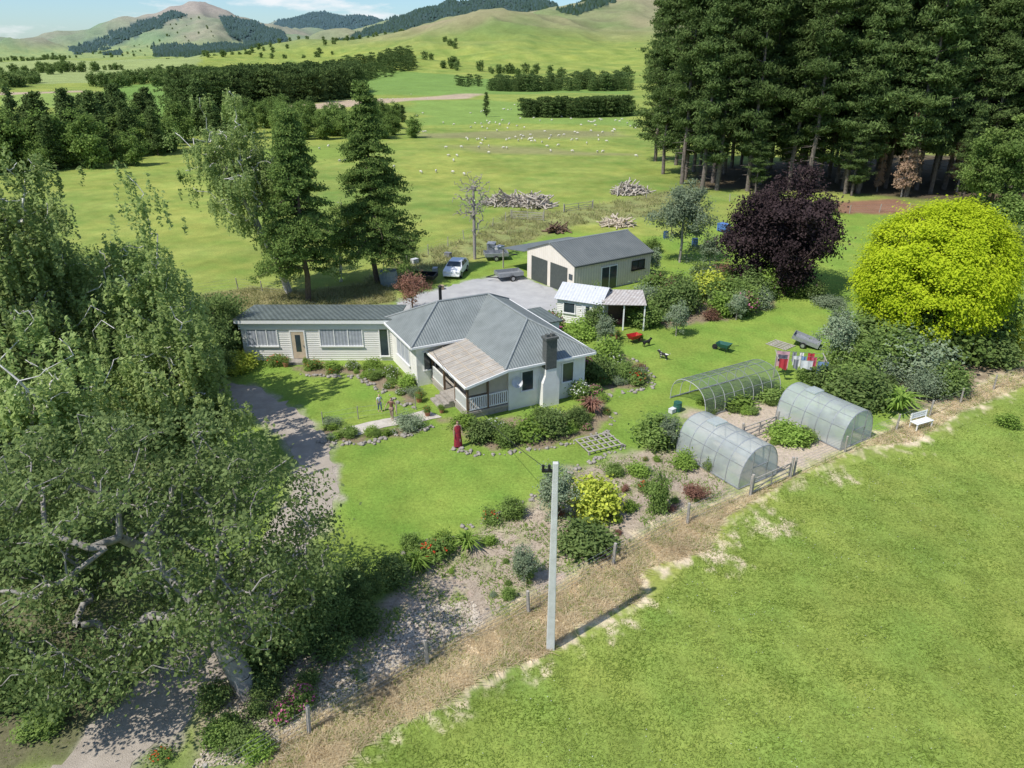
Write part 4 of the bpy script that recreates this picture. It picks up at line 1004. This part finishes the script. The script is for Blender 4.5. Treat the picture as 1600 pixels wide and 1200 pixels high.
# ---------------------------------------------------------------- fences
def fence(name,label,pts,ph=1.15,pr=.06,wires=4,spc=None,mat=wood_g):
    F=thing(name,label,'fence',(pts[0][0],pts[0][1],0)); o=Vector((pts[0][0],pts[0][1],0))
    Q=[Vector((p[0],p[1],0))-o for p in pts]
    if spc:
        R=[]
        for i in range(len(Q)-1):
            L=(Q[i+1]-Q[i]).length; k=max(1,round(L/spc))
            R+= [Q[i].lerp(Q[i+1],j/k) for j in range(k)]
        Q=R+[Q[-1]]
    b=MB(); b.tube([(0,0,0),(0,0,ph)],[pr,pr*.9],7); p0=b.obj('post',mat,F); p0.location=Q[0]
    for q in Q[1:]:
        c=p0.copy(); c.location=q; c.rotation_euler=(prng.normal()*.04,prng.normal()*.04,0); COL.objects.link(c); c.parent=F
    if wires:
        b=MB()
        for i in range(len(Q)-1):
            for w in range(wires): z=.2+w*(ph-.3)/(max(wires-1,1)); b.beam(Q[i]+Vector((0,0,z)),Q[i+1]+Vector((0,0,z)),.008,.008)
        b.obj('wire',steel,F)
    return F
fence('paddock_fence','weathered post and wire fence along dry grass',[g(*p) for p in [(330,1235),(483,1145),(668,1038),(826,958),(958,882),(1074,818),(1172,775)]],1.1,.075,5,None)
fence('paddock_fence','weathered post and wire fence beside greenhouses',[g(*p) for p in [(1240,742),(1320,706),(1400,672),(1500,630),(1600,590),(1720,545)]],1.05,.06,5,3.2)
fence('field_fence','wire fence bordering the back field',[g(*p) for p in [(300,462),(372,452),(450,462)]],1.1,.05,4,3)
fence('field_fence','wire fence beside the tall rough grass',[g(*p) for p in [(600,425),(700,385),(790,345),(850,340)]],1.1,.05,4,4)
fence('field_fence','wire fence in front of the pine plantation',[g(*p) for p in [(1010,310),(1140,315),(1280,335),(1420,330)]],1.1,.06,4,5)
fence('garden_fence','low wire fence around the front lawn',[g(*p) for p in [(505,665),(560,655),(620,648),(650,640)]],.9,.03,3,1.6)
def gate(u0,v0,u1,v1,label,h=1.0,m=steel,t=.05):
    a=g(u0,v0);c=g(u1,v1); L=math.dist(a,c); G=thing('farm_gate',label,'gate',(a[0],a[1],0),math.atan2(c[1]-a[1],c[0]-a[0]))
    b=MB()
    for z in (.15,.4,.65,h): b.beam((0,0,z),(L,0,z),t)
    for xx in (.02,L/2,L-.02): b.beam((xx,0,.1),(xx,0,h),t+.005)
    b.beam((0,0,.15),(L,0,h),.03); b.obj('gate_leaf',m,G)
    for xx in (-.12,L+.12):
        b=MB(); b.tube([(xx,0,0),(xx,0,1.2)],.07,8); b.obj('gate_post',wood_g,G)
gate(1175,773,1232,747,'weathered timber farm gate beside greenhouse',.9,wood_g,.035); gate(1160,690,1210,672,'small wooden gate at vegetable garden',.9,wood_g,.04); gate(800,342,848,345,'timber rail beside the rubble heap',1.0,wood_g); gate(882,332,925,326,'timber rails in rough grass',1.0,wood_g)
x,y=g(920,712); G=MB()
for i in range(7): G.box(i*.35,i*.35+.07,0,1.6,.16,.2)
for i in range(4): G.box(-.02,2.2,i*.5,i*.5+.08,.2,.23)
G.box(0,.1,0,.1,0,.159);G.box(2.05,2.15,1.4,1.5,0,.159);G.box(2.05,2.15,0,.1,0,.159)
o=G.obj('timber_pallet',wood_g,None,(x,y,0),math.radians(24)); meta(o,'weathered timber lattice frame lying at lawn edge','pallet')
def stones(name,path,n,s,seed):
    rng=np.random.default_rng(seed); pts=[np.array(g(*p)) for p in path]; seg=[np.hypot(*(pts[i+1]-pts[i])) for i in range(len(pts)-1)]; tot=sum(seg)
    ico=np.array([[math.cos(a)*math.cos(e),math.sin(a)*math.cos(e),math.sin(e)] for e in (-.9,0,.9) for a in np.arange(6)*1.047+e])
    Vs=[];Fs=[]
    for i in range(n):
        t=rng.random()*tot; k=0
        while t>seg[k]: t-=seg[k];k+=1
        p=pts[k]+(pts[k+1]-pts[k])*t/seg[k]+rng.normal(size=2)*.13
        q=s*rng.uniform(.3,1.3); V=ico*rng.uniform(.75,1.25,(18,1))*q*np.array([1,1,.7])+np.array([p[0],p[1],q*.3]); o=len(Vs)*18; Vs.append(V)
        for r in range(2):
            for c in range(6): Fs.append([o+r*6+c,o+r*6+(c+1)%6,o+(r+1)*6+(c+1)%6,o+(r+1)*6+c])
        Fs.append([o+12,o+13,o+14,o+15]);Fs.append([o+12,o+15,o+16,o+17])
    ob=link(np_mesh(name,np.concatenate(Vs),np.array(Fs),smooth=False,mats=[stone]),name); meta(ob,kind='stuff')
stones('stone_edging',[(470,586),(560,590),(620,628),(655,640)],90,.12,1)
stones('stone_edging',[(500,690),(560,695),(640,680),(680,665)],70,.13,2)
stones('stone_edging',[(700,700),(760,712),(860,700),(950,676),(962,645)],90,.11,3)
stones('stone_edging',[(930,622),(1020,606),(1018,585),(985,560)],60,.12,4)
stones('stone_edging',[(640,860),(720,830),(800,795),(870,760),(900,735),(980,695)],100,.11,5)
def rubble(name,P,n,s,seed,mat=stone):
    rng=np.random.default_rng(seed); G=np.array(GP(P)); x=rng.uniform(G[:,0].min(),G[:,0].max(),n*4);y=rng.uniform(G[:,1].min(),G[:,1].max(),n*4)
    ok=polysd(x,y,G)>0; x=x[ok][:n];y=y[ok][:n]; k=len(x); C=np.stack([x,y,np.full(k,s*.25)],1)
    V=leaves(C,np.tile([0,0,1.],(k,1)),s,s*.6,rng,0,2.5); o=link(np_mesh(name,V,qf(k),mats=[mat]),name); meta(o,kind='stuff')
bark_chip=M('pale_wood_chip',(.58,.51,.41),(.36,.29,.22),.9,ns=3)
rubble('wood_chips',[(560,1050),(640,950),(740,940),(760,980),(660,1030),(580,1080)],3600,.12,1,bark_chip)
rubble('soil_clods',[(540,1040),(660,880),(880,745),(1090,690),(1150,770),(950,868),(760,975),(560,1085)],9000,.07,2,M('soil_clod',(.42,.34,.25),(.27,.21,.15),.95))
rubble('leaf_litter',[(300,1200),(380,1060),(540,960),(560,1085),(440,1190)],5000,.1,3,bark_chip)
def heap(u,v,r,h,n,seed,label,mat):
    rng=np.random.default_rng(seed); P0=[];P1=[];R=[]
    lob=[(rng.uniform(-.5,.5)*r,rng.uniform(-.3,.3)*r,rng.uniform(.5,1)) for _ in range(4)]
    for i in range(n):
        lx,ly,lh=lob[i%4]; a=rng.uniform(0,6.28); q=math.sqrt(rng.random())*r*.55; z=max(0,(1-(q/(r*.55))**2))*h*lh*rng.random()+.08; c=np.array([lx+q*math.cos(a),ly+.7*q*math.sin(a),z])
        d=rng.normal(size=3); d[2]*=.5; d/=np.linalg.norm(d); l=rng.uniform(.3,1.5); P0.append(c-d*l);P1.append(c+d*l);R.append(rng.uniform(.025,.14))
    P0=np.array(P0);P1=np.array(P1);P0[:,2]=np.maximum(P0[:,2],.05);P1[:,2]=np.maximum(P1[:,2],.05)
    V,F=tubes(P0,P1,R,np.array(R)*.8,6); x,y=g(u,v); o=link(np_mesh('brush_pile',V,F,mats=[mat]),'brush_pile',None,(x,y,0)); meta(o,label,'brush pile')
silver=M('silvery_dead_wood',(.55,.49,.42),(.30,.26,.21),.9,ns=3)
heap(812,322,5.2,2.4,420,1,'large heap of silvery dead branches and stumps',silver); heap(990,302,3.6,1.9,240,2,'heap of old logs and branches near pines',silver); heap(968,352,2.2,1.1,140,3,'small pile of pale cut firewood on grass',wood_p); heap(868,362,1.3,.6,60,4,'small mound of brown brushwood',wood_b)
# ---------------------------------------------------------------- vehicles
def wheel(parent,x,y,r=.31,w=.2):
    b=MB(); b.tube([(x,y-w/2,r),(x,y+w/2,r)],r,20); o=b.obj('wheel',rubber,parent)
    b=MB(); b.tube([(x,y-w/2-.01,r),(x,y+w/2+.01,r)],r*.6,14); b.obj('rim',tyrerim,o)
def car(u,v,rz):
    x,y=g(u,v); C=thing('parked_car','small white hatchback car parked on gravel yard','car',(x,y,0),rz)
    prof=[(-1.95,.35),(-2.0,.62),(-1.9,.85),(-1.0,.98),(-.35,1.38),(.9,1.42),(1.55,1.28),(1.85,.9),(1.92,.6),(1.88,.32)]
    vs=[];fs=[];n=len(prof)
    for side in (-1,1):
        for (px,pz) in prof:
            inset=.22*max(0,(pz-.95))/.45; vs.append((px,side*(.84-inset),pz))
    for i in range(n-1): fs.append((i,i+1,n+i+1,n+i))
    fs.append((n-1,0,n,2*n-1)); fs.append(tuple(range(n-1,-1,-1))); fs.append(tuple(range(n,2*n)))
    b=MB(); b.add(vs,fs); b.obj('body',carw,C,bevel=.05)
    b=MB()
    def sy(z): return .855-.22*max(0,z-.95)/.45
    for s in (-1,1):
        for (xa,xb,xc,xd) in ((-.75,-.28,.25,.25),(.33,.33,.95,1.3)):
            b.add([(xa,s*sy(1.02),1.02),(xd,s*sy(1.02),1.02),(xc,s*sy(1.32),1.32),(xb,s*sy(1.32),1.32)],[(0,1,2,3)])
    b.add([(-.97,-.72,1.025),(-.97,.72,1.025),(-.42,.60,1.365),(-.42,-.60,1.365)],[(0,1,2,3)])
    b.add([(1.86,-.72,.95),(1.86,.72,.95),(1.6,.60,1.26),(1.6,-.60,1.26)],[(0,1,2,3)])
    b.obj('window',glass,C)
    for s in (-1,1):
        b=MB(); b.box(-2.02,-1.93,s*.62-.15,s*.62+.15,.62,.76); b.obj('headlight',M('lamp_glass',(.7,.7,.7),None,.1),C)
        b=MB(); b.box(1.88,1.95,s*.68-.1,s*.68+.1,.65,.95); b.obj('tail_light',red_p,C)
    b=MB(); b.box(-2.06,-1.9,-.8,.8,.3,.48); b.box(1.86,2.0,-.8,.8,.3,.5); b.obj('bumper',carw,C,bevel=.03)
    for xx in (-1.25,1.2):
        for s in (-1,1): wheel(C,xx,s*.78)
car(713,428,math.radians(80))
def trailer(u,v,rz,label,tilt=0,m=steel,sc=1.0):
    x,y=g(u,v); C=thing('box_trailer',label,'trailer',(x,y,0),rz,scale=(sc,sc,sc))
    X=Matrix.Translation((0,0,.45))@Matrix.Rotation(math.radians(tilt),4,'Y')
    b=MB(X); b.box(-1.2,1.2,-.75,.75,0,.05); b.box(-1.2,1.2,-.78,-.74,0,.36); b.box(-1.2,1.2,.74,.78,0,.36); b.box(-1.24,-1.2,-.78,.78,0,.36); b.box(1.2,1.24,-.78,.78,0,.36); b.obj('tray',m,C)
    b=MB(X); b.beam((1.2,-.5,-.03),(2.3,0,-.03),.07); b.beam((1.2,.5,-.03),(2.3,0,-.03),.07); b.obj('drawbar',black,C)
    for s in (-1,1): wheel(C,-.1,s*.92,.28,.16)
trailer(795,436,math.radians(200),'galvanised box trailer beside the garage'); trailer(662,440,math.radians(170),'dark flat trailer parked by rough grass',0,black)
trailer(1258,540,math.radians(-30),'tilted grey box trailer on the lawn',14,steel,.8)
trailer(775,405,math.radians(10),'old grey trailer in front of the lean-to')
def barrow(u,v,rz,label,m):
    x,y=g(u,v); C=thing('wheelbarrow',label,'wheelbarrow',(x,y,0),rz)
    b=MB(); b.add([(-.35,-.22,.32),(.35,-.2,.32),(.35,.2,.32),(-.35,.22,.32),(-.5,-.36,.66),(.55,-.32,.62),(.55,.32,.62),(-.5,.36,.66)],[(3,2,1,0),(0,1,5,4),(1,2,6,5),(2,3,7,6),(3,0,4,7)]); b.obj('tray',m,C)
    b=MB()
    for s in (-1,1): b.tube([(.7,s*.08,.2),(.1,s*.2,.29),(-1.0,s*.3,.62)],.02,6); b.tube([(-.2,s*.24,.32),(-.35,s*.24,0)],.018,6)
    b.obj('handle',black,C); b=MB(); b.tube([(.7,-.06,.2),(.7,.06,.2)],.2,14); b.obj('wheel',rubber,C)
barrow(1130,549,2.4,'dark green wheelbarrow on the lawn',teal); barrow(990,535,.6,'red wheelbarrow beside the garden porch',red_p)
b=MB()
for i in range(5): b.box(i*.3,i*.3+.14,0,1.7,.03,.06)
b.box(0,1.4,.2,.3,0,.029);b.box(0,1.4,1.3,1.4,0,.029)
x,y=g(1228,548); o=b.obj('slatted_pallet',wood_g,None,(x,y,0),.7); meta(o,'pale slatted frame lying on the lawn','pallet')
a=g(1208,590);c=g(1282,596); L=math.dist(a,c)
W=thing('washing_line','clothes line hung with colourful washing','washing line',(a[0],a[1],0),math.atan2(c[1]-a[1],c[0]-a[0]))
for xx in (0,L):
    b=MB(); b.tube([(xx,0,0),(xx,0,1.75)],.05,8); b.beam((xx,-.8,1.7),(xx,.8,1.7),.05); b.obj('post',wood_g,W)
b=MB()
for yy in (-.7,0,.7): b.beam((0,yy,1.7),(L,yy,1.7),.012)
b.obj('line',steel,W)
cc=[(.7,.7,.72),(.5,.05,.06),(.12,.12,.16),(.75,.72,.7),(.2,.3,.5),(.55,.1,.15),(.7,.7,.7),(.25,.25,.28),(.6,.35,.4)]
for j,yy in enumerate((-.7,0,.7)):
    xc=.1
    while xc<L-.5:
        wd=prng.uniform(.25,.9); h=prng.uniform(.3,1.2); n=6; vs=[];fs=[]
        for k in range(n+1):
            t=k/n; vs+= [(xc+t*wd,yy+.02*math.sin(t*9),1.7-.03*math.sin(t*3.1)),(xc+t*wd*.96+.02,yy+.08*math.sin(t*9+j),1.7-h*(1-.1*math.sin(t*5)))]
        for k in range(n): fs.append((2*k,2*k+1,2*k+3,2*k+2))
        b=MB(); b.add(vs,fs); b.obj('laundry',M('laundry_cloth',cc[int(prng.integers(0,9))],None,.9),W,smooth=True); xc+=wd+prng.uniform(.02,.4)
x,y=g(1438,668); B=thing('garden_bench','white slatted garden bench on dry grass','bench',(x,y,0),math.radians(25))
b=MB()
for i in range(4): b.box(-.7,.7,-.25+i*.13,-.15+i*.13,.42,.45)
b.obj('seat',w_paint,B); b=MB()
for i in range(3): b.box(-.7,.7,.27,.3,.55+i*.13,.64+i*.13)
b.obj('backrest',w_paint,B)
for s in (-.62,.62):
    b=MB(); b.box(s-.03,s+.03,-.24,-.18,0,.419); b.box(s-.03,s+.03,.24,.268,0,.95); b.obj('leg',w_paint,B)
def drum(u,v,r,h,m,label,name='storage_drum'):
    x,y=g(u,v); b=MB(); b.tube([(0,0,0),(0,0,h*.04),(0,0,h*.33),(0,0,h*.36),(0,0,h*.66),(0,0,h*.7),(0,0,h)],[r*.96,r,r,r*1.05,r*1.05,r,r],16); b.tube([(0,0,h),(0,0,h+.03)],[r*.3,r*.25],10); o=b.obj(name,m,None,(x,y,0)); meta(o,label,'drum')
bl=M('blue_plastic',(.05,.1,.2),None,.5)
drum(608,445,.8,1.4,M('grey_tank',(.3,.36,.38),None,.6),'grey green water tank behind the cedar','water_tank'); drum(1085,385,.35,.9,bl,'blue plastic drum in the grass'); drum(1040,372,.3,.8,bl,'blue plastic drum in the grass'); drum(1058,642,.25,.6,teal,'small green garden bin beside the hoop frame')
for (u,v,c_,s_) in [(780,395,(.5,.5,.5),1.0),(768,392,(.25,.27,.3),1.2),(1130,362,(.1,.2,.45),1.3),(700,402,(.2,.2,.22),.7),(648,412,(.6,.6,.6),.7),(950,508,(.5,.45,.4),.5),(968,506,(.3,.12,.1),.5),(680,425,(.5,.5,.48),.6),(690,452,(.4,.3,.2),.5),(1050,645,(.7,.7,.7),.4)]:
    x,y=g(u,v); b=MB(); b.box(-.5,.5,-.35,.35,.08,.7); b.box(-.53,.53,-.38,.38,.7,.76); b.box(-.45,-.3,-.3,.3,0,.079); b.box(.3,.45,-.3,.3,0,.079)
    for k in range(4): b.box(-.4+k*.22,-.32+k*.22,-.38,-.352,.12,.66)
    o=b.obj('storage_crate',M('crate_finish',c_,None,.7),None,(x,y,0),u); o.scale=(s_,s_,s_); meta(o,'weathered storage crate standing near the yard','crate')
# ---------------------------------------------------------------- animals
wool=M('sheep_wool',(.66,.62,.52),(.54,.50,.41),.95,ns=8,bump=.4)
V=[(-.45,0,.62),(-.2,0,.63),(.15,0,.62),(.42,0,.64),(.6,0,.66),(.78,0,.60),  (.35,.13,.4),(.35,.13,.2),(.37,.13,0),(.35,-.13,.4),(.35,-.13,.2),(.37,-.13,0),(-.38,.14,.42),(-.44,.14,.22),(-.4,.14,0),(-.38,-.14,.42),(-.44,-.14,.22),(-.4,-.14,0)]
E=[(0,1),(1,2),(2,3),(3,4),(4,5),(3,6),(6,7),(7,8),(3,9),(9,10),(10,11),(0,12),(12,13),(13,14),(0,15),(15,16),(16,17)]
R=[.22,.29,.28,.22,.12,.06,.07,.035,.035,.07,.035,.035,.09,.04,.035,.09,.04,.035]
sheep=skin('sheep',V,E,R,[wool],1)
srng=np.random.default_rng(31)
def put_sheep(x,y): 
    o=link(sheep,'sheep',None,(x,y,float(height(np.array([x]),np.array([y]))[0])),srng.uniform(0,6.28),(.66,)*3); meta(o,'white woolly sheep grazing in the back field','sheep','sheep in the back field')
for (u0,u1,v0,v1,n) in [(650,990,186,200,40),(650,990,202,222,42),(700,1000,222,248,20),(560,650,148,160,10),(300,560,226,256,8),(640,990,160,184,16),(470,760,262,300,6)]:
    c=0
    while c<n:
        cu=srng.uniform(u0,u1); cv=srng.uniform(v0,v1)
        for k in range(int(srng.integers(1,4))):
            x,y=g(cu+srng.normal()*18,cv+srng.normal()*2.4); put_sheep(x,y); c+=1
def dog(u,v,rz,label,m,s=1.0,name='dog'):
    V=[(-.28,0,.42),(0,0,.43),(.22,0,.42),(.33,0,.52),(.42,0,.62),(.56,0,.58),(-.42,0,.46),(-.58,0,.6),(.22,.08,.26),(.22,.08,.13),(.25,.08,.0),(.22,-.08,.26),(.22,-.08,.13),(.25,-.08,0),(-.24,.08,.28),(-.32,.08,.16),(-.28,.08,0),(-.24,-.08,.28),(-.32,-.08,.16),(-.28,-.08,0),(.40,.06,.72),(.40,-.06,.72)]
    E=[(0,1),(1,2),(2,3),(3,4),(4,5),(0,6),(6,7),(2,8),(8,9),(9,10),(2,11),(11,12),(12,13),(0,14),(14,15),(15,16),(0,17),(17,18),(18,19),(4,20),(4,21)]
    R=[.11,.12,.13,.08,.09,.045,.04,.02,.05,.03,.025,.05,.03,.025,.06,.03,.025,.06,.03,.025,.02,.02]
    me=skin(name,V,E,R,[m],1); x,y=g(u,v); o=link(me,name,None,(x,y,0),rz,(s,s,s)); meta(o,label,name)
bk=M('black_fur',(.02,.02,.02),None,.8)
def patch_mat():
    m,nt,out=newmat('black_and_white_fur'); N=nt.nodes;L=nt.links; p=N.new('ShaderNodeBsdfPrincipled'); L.new(p.outputs[0],out.inputs[0]); p.inputs['Roughness'].default_value=.9
    tc=N.new('ShaderNodeTexCoord'); nz=N.new('ShaderNodeTexNoise'); nz.inputs['Scale'].default_value=3; L.new(tc.outputs['Object'],nz.inputs['Vector'])
    r=N.new('ShaderNodeValToRGB'); r.color_ramp.interpolation='CONSTANT'; r.color_ramp.elements[0].color=(.02,.02,.02,1); r.color_ramp.elements[1].position=.5; r.color_ramp.elements[1].color=(.75,.72,.68,1)
    L.new(nz.outputs[0],r.inputs[0]); L.new(r.outputs[0],p.inputs['Base Color']); return m
dog(1010,541,.5,'black dog standing on the lawn',bk,.9); dog(1036,561,2.5,'black and white dog walking on the lawn',patch_mat(),.9)
# ---------------------------------------------------------------- people
def hand_chain(V,E,R,wi,p,d,side):
    p=Vector(p);d=Vector(d).normalized(); s=Vector(side).normalized(); pv=len(V); V.append(tuple(p+d*.05)); E.append((wi,pv)); R.append((.024,.03))
    for k,(off,ln) in enumerate([(-.028,.06),(-.01,.072),(.01,.068),(.028,.052)]):
        a=len(V); V.append(tuple(p+d*.095+s*off)); E.append((pv,a)); R.append(.009); V.append(tuple(p+d*(.095+ln*.6)+s*off*1.1)); E.append((a,a+1)); R.append(.008); V.append(tuple(p+d*(.095+ln)+s*off*1.1+s.cross(d)*.012)); E.append((a+1,a+2)); R.append(.007)
    a=len(V); V.append(tuple(p+d*.055+s*.045)); E.append((pv,a)); R.append(.010); V.append(tuple(p+d*.095+s*.06)); E.append((a,a+1)); R.append(.008)
def person(u,v,rz,hgt,label,top,bottom,hair,skinc,dress=False,arm=0.2,long_hair=False,stride=.08):
    x,y=g(u,v); P=thing('person',label,'person',(x,y,0),rz,scale=(hgt/1.7,)*3)
    sk=M('skin',skinc,None,.6)
    V=[(0,0,.95),(0,0,1.1),(0,-.01,1.28),(0,0,1.42),(0,.0,1.5),(0,-.01,1.58),(0,-.005,1.66)]
    E=[(0,1),(1,2),(2,3),(3,4),(4,5),(5,6)]; R=[(.14,.10),(.12,.09),(.155,.10),(.10,.07),(.05,.05),(.078,.09),(.06,.07)]
    for s in (-1,1):
        a=len(V); V+= [(s*.17,0,1.40),(s*(.20+arm*.25),-.02,1.13),(s*(.2+arm*.35),-.12*(1+arm),.9)]; E+=[(3,a),(a,a+1),(a+1,a+2)]; R+=[.052,.04,.027]
        hand_chain(V,E,R,a+2,V[a+2],(s*.05,-.1,-.8),(0,-1,0))
        a=len(V); V+=[(s*.09,0,.88),(s*.10,-s*stride-.02,.50),(s*.10,-s*stride*1.2+.02,.10),(s*.10,-s*stride*1.2-.02,.04),(s*.11,-s*stride*1.2-.14,.03)]; E+=[(0,a),(a,a+1),(a+1,a+2),(a+2,a+3),(a+3,a+4)]; R+=[.085,.055,.038,.038,.03]
    link(skin('body',V,E,R,[sk],1),'body',P)
    b=MB(); b.tube([(0,-.095,1.60),(0,-.12,1.575)],[.008,.014],6); b.obj('nose',sk,P)
    for s in (-1,1):
        b=MB(); b.tube([(s*.03,-.088,1.605),(s*.03,-.098,1.605)],[.012,.008],8); b.obj('eye',bk,P)
    b=MB(); b.box(-.025,.025,-.098,-.085,1.535,1.545); b.obj('mouth',M('lip',(.4,.12,.1),None,.5),P)
    Vh=[(0,.02,1.70),(0,.05,1.62),(0,.07,1.50)]+([(0,.09,1.35)] if long_hair else []); link(skin('hair',Vh,[(i,i+1) for i in range(len(Vh)-1)],[(.085,.09),(.088,.07),(.07,.05)]+([(.05,.03)] if long_hair else []),[hair],1),'hair',P)
    if dress: 
        b=MB(); pr=[(.235,.10),(.215,.5),(.18,.8),(.155,1.05),(.19,1.28),(.12,1.45)]
        n=14; vs=[];fs=[]
        for i,(r,z) in enumerate(pr):
            for k in range(n): a=2*math.pi*k/n; vs.append((r*1.05*math.cos(a),r*.72*math.sin(a)*(1+.05*math.sin(5*a)),z))
        for i in range(len(pr)-1):
            for k in range(n): fs.append((i*n+k,i*n+(k+1)%n,(i+1)*n+(k+1)%n,(i+1)*n+k))
        b.add(vs,fs); b.obj('dress',top,P,smooth=True)
    else:
        Vt=[(0,0,.98),(0,0,1.12),(0,-.01,1.3),(0,0,1.42)]; Et=[(0,1),(1,2),(2,3)]; Rt=[(.155,.115),(.135,.105),(.168,.115),(.11,.08)]
        for s in (-1,1):
            a=len(Vt); Vt+=[(s*.17,0,1.40),(s*(.2+arm*.15),-.01,1.22)]; Et+=[(3,a),(a,a+1)]; Rt+=[.066,.056]
        link(skin('shirt',Vt,Et,Rt,[top],1),'shirt',P)
        Vb=[(0,0,.95)];Eb=[];Rb=[(.155,.115)]
        for s in (-1,1):
            a=len(Vb); Vb+=[(s*.09,0,.86),(s*.10,-s*stride-.02,.50),(s*.10,-s*stride*1.2+.02,.16)]; Eb+=[(0,a),(a,a+1),(a+1,a+2)]; Rb+=[.10,.072,.06]
        link(skin('trousers',Vb,Eb,Rb,[bottom],1),'trousers',P)
blond=M('blond_hair',(.55,.42,.22),None,.7); brown=M('brown_hair',(.10,.06,.03),None,.7)
person(594,643,.6,1.15,'small child in pale top standing on the lawn',M('pale_cloth',(.6,.62,.66),None,.9),M('denim_cloth',(.12,.17,.28),None,.9),blond,(.55,.38,.29),arm=.3)
person(613,656,-.3,1.45,'person in brown top standing by the path',M('brown_cloth',(.22,.12,.08),None,.9),M('tan_cloth',(.35,.27,.2),None,.9),brown,(.5,.34,.26),arm=.6)
person(716,699,.2,1.65,'person in long red patterned dress beside the veranda garden',M('red_patterned_cloth',(.42,.03,.04),(.10,.02,.05),.9,ns=14),black,brown,(.4,.27,.2),dress=True,arm=.1,long_hair=True)
# ---------------------------------------------------------------- camera, light, world
cam=bpy.data.cameras.new('camera'); co=bpy.data.objects.new('camera',cam); COL.objects.link(co)
co.location=(0,0,CH); co.rotation_euler=(math.radians(90)-TH,0,0); cam.sensor_width=36; cam.lens=36*FP/1600; cam.clip_end=30000; cam.clip_start=.1
scene.camera=co
el=math.radians(55); d=Vector((.80*math.cos(el),.60*math.cos(el),-math.sin(el)))
sl=bpy.data.lights.new('sun','SUN'); sl.energy=5.0; sl.angle=math.radians(.5); sl.color=(1,.965,.9)
so=bpy.data.objects.new('sun',sl); COL.objects.link(so); so.rotation_euler=d.to_track_quat('-Z','Y').to_euler(); so.location=(-30,-20,60)
w=bpy.data.worlds.new('World'); scene.world=w; w.use_nodes=True; nt=w.node_tree; nt.nodes.clear(); N=nt.nodes;L=nt.links
out=N.new('ShaderNodeOutputWorld'); bg=N.new('ShaderNodeBackground'); bg.inputs[1].default_value=.145; L.new(bg.outputs[0],out.inputs[0])
sk=N.new('ShaderNodeTexSky'); sk.sky_type='NISHITA'; sk.sun_disc=False; sk.sun_elevation=el; sk.sun_rotation=math.radians(233); sk.ozone_density=2.0; sk.dust_density=.4; sk.air_density=1.0
tn=N.new('ShaderNodeMixRGB'); tn.blend_type='MULTIPLY'; tn.inputs[0].default_value=1; tn.inputs[2].default_value=(.66,.84,1.04,1); L.new(sk.outputs[0],tn.inputs[1])
tc=N.new('ShaderNodeTexCoord'); mp=N.new('ShaderNodeMapping'); mp.inputs['Scale'].default_value=(3,3,14); L.new(tc.outputs['Generated'],mp.inputs[0])
nz=N.new('ShaderNodeTexNoise'); nz.inputs['Scale'].default_value=2.6; nz.inputs['Detail'].default_value=8; nz.inputs['Roughness'].default_value=.6; L.new(mp.outputs[0],nz.inputs['Vector'])
mr=N.new('ShaderNodeMapRange'); mr.inputs[1].default_value=.52; mr.inputs[2].default_value=.66; mr.inputs[4].default_value=.9; L.new(nz.outputs[0],mr.inputs[0])
mx=N.new('ShaderNodeMixRGB'); mx.inputs[2].default_value=(6.4,6.6,6.8,1); L.new(mr.outputs[0],mx.inputs[0]); L.new(tn.outputs[0],mx.inputs[1]); L.new(mx.outputs[0],bg.inputs[0])
scene.view_settings.view_transform='Standard'; scene.view_settings.look='None'; scene.view_settings.exposure=0
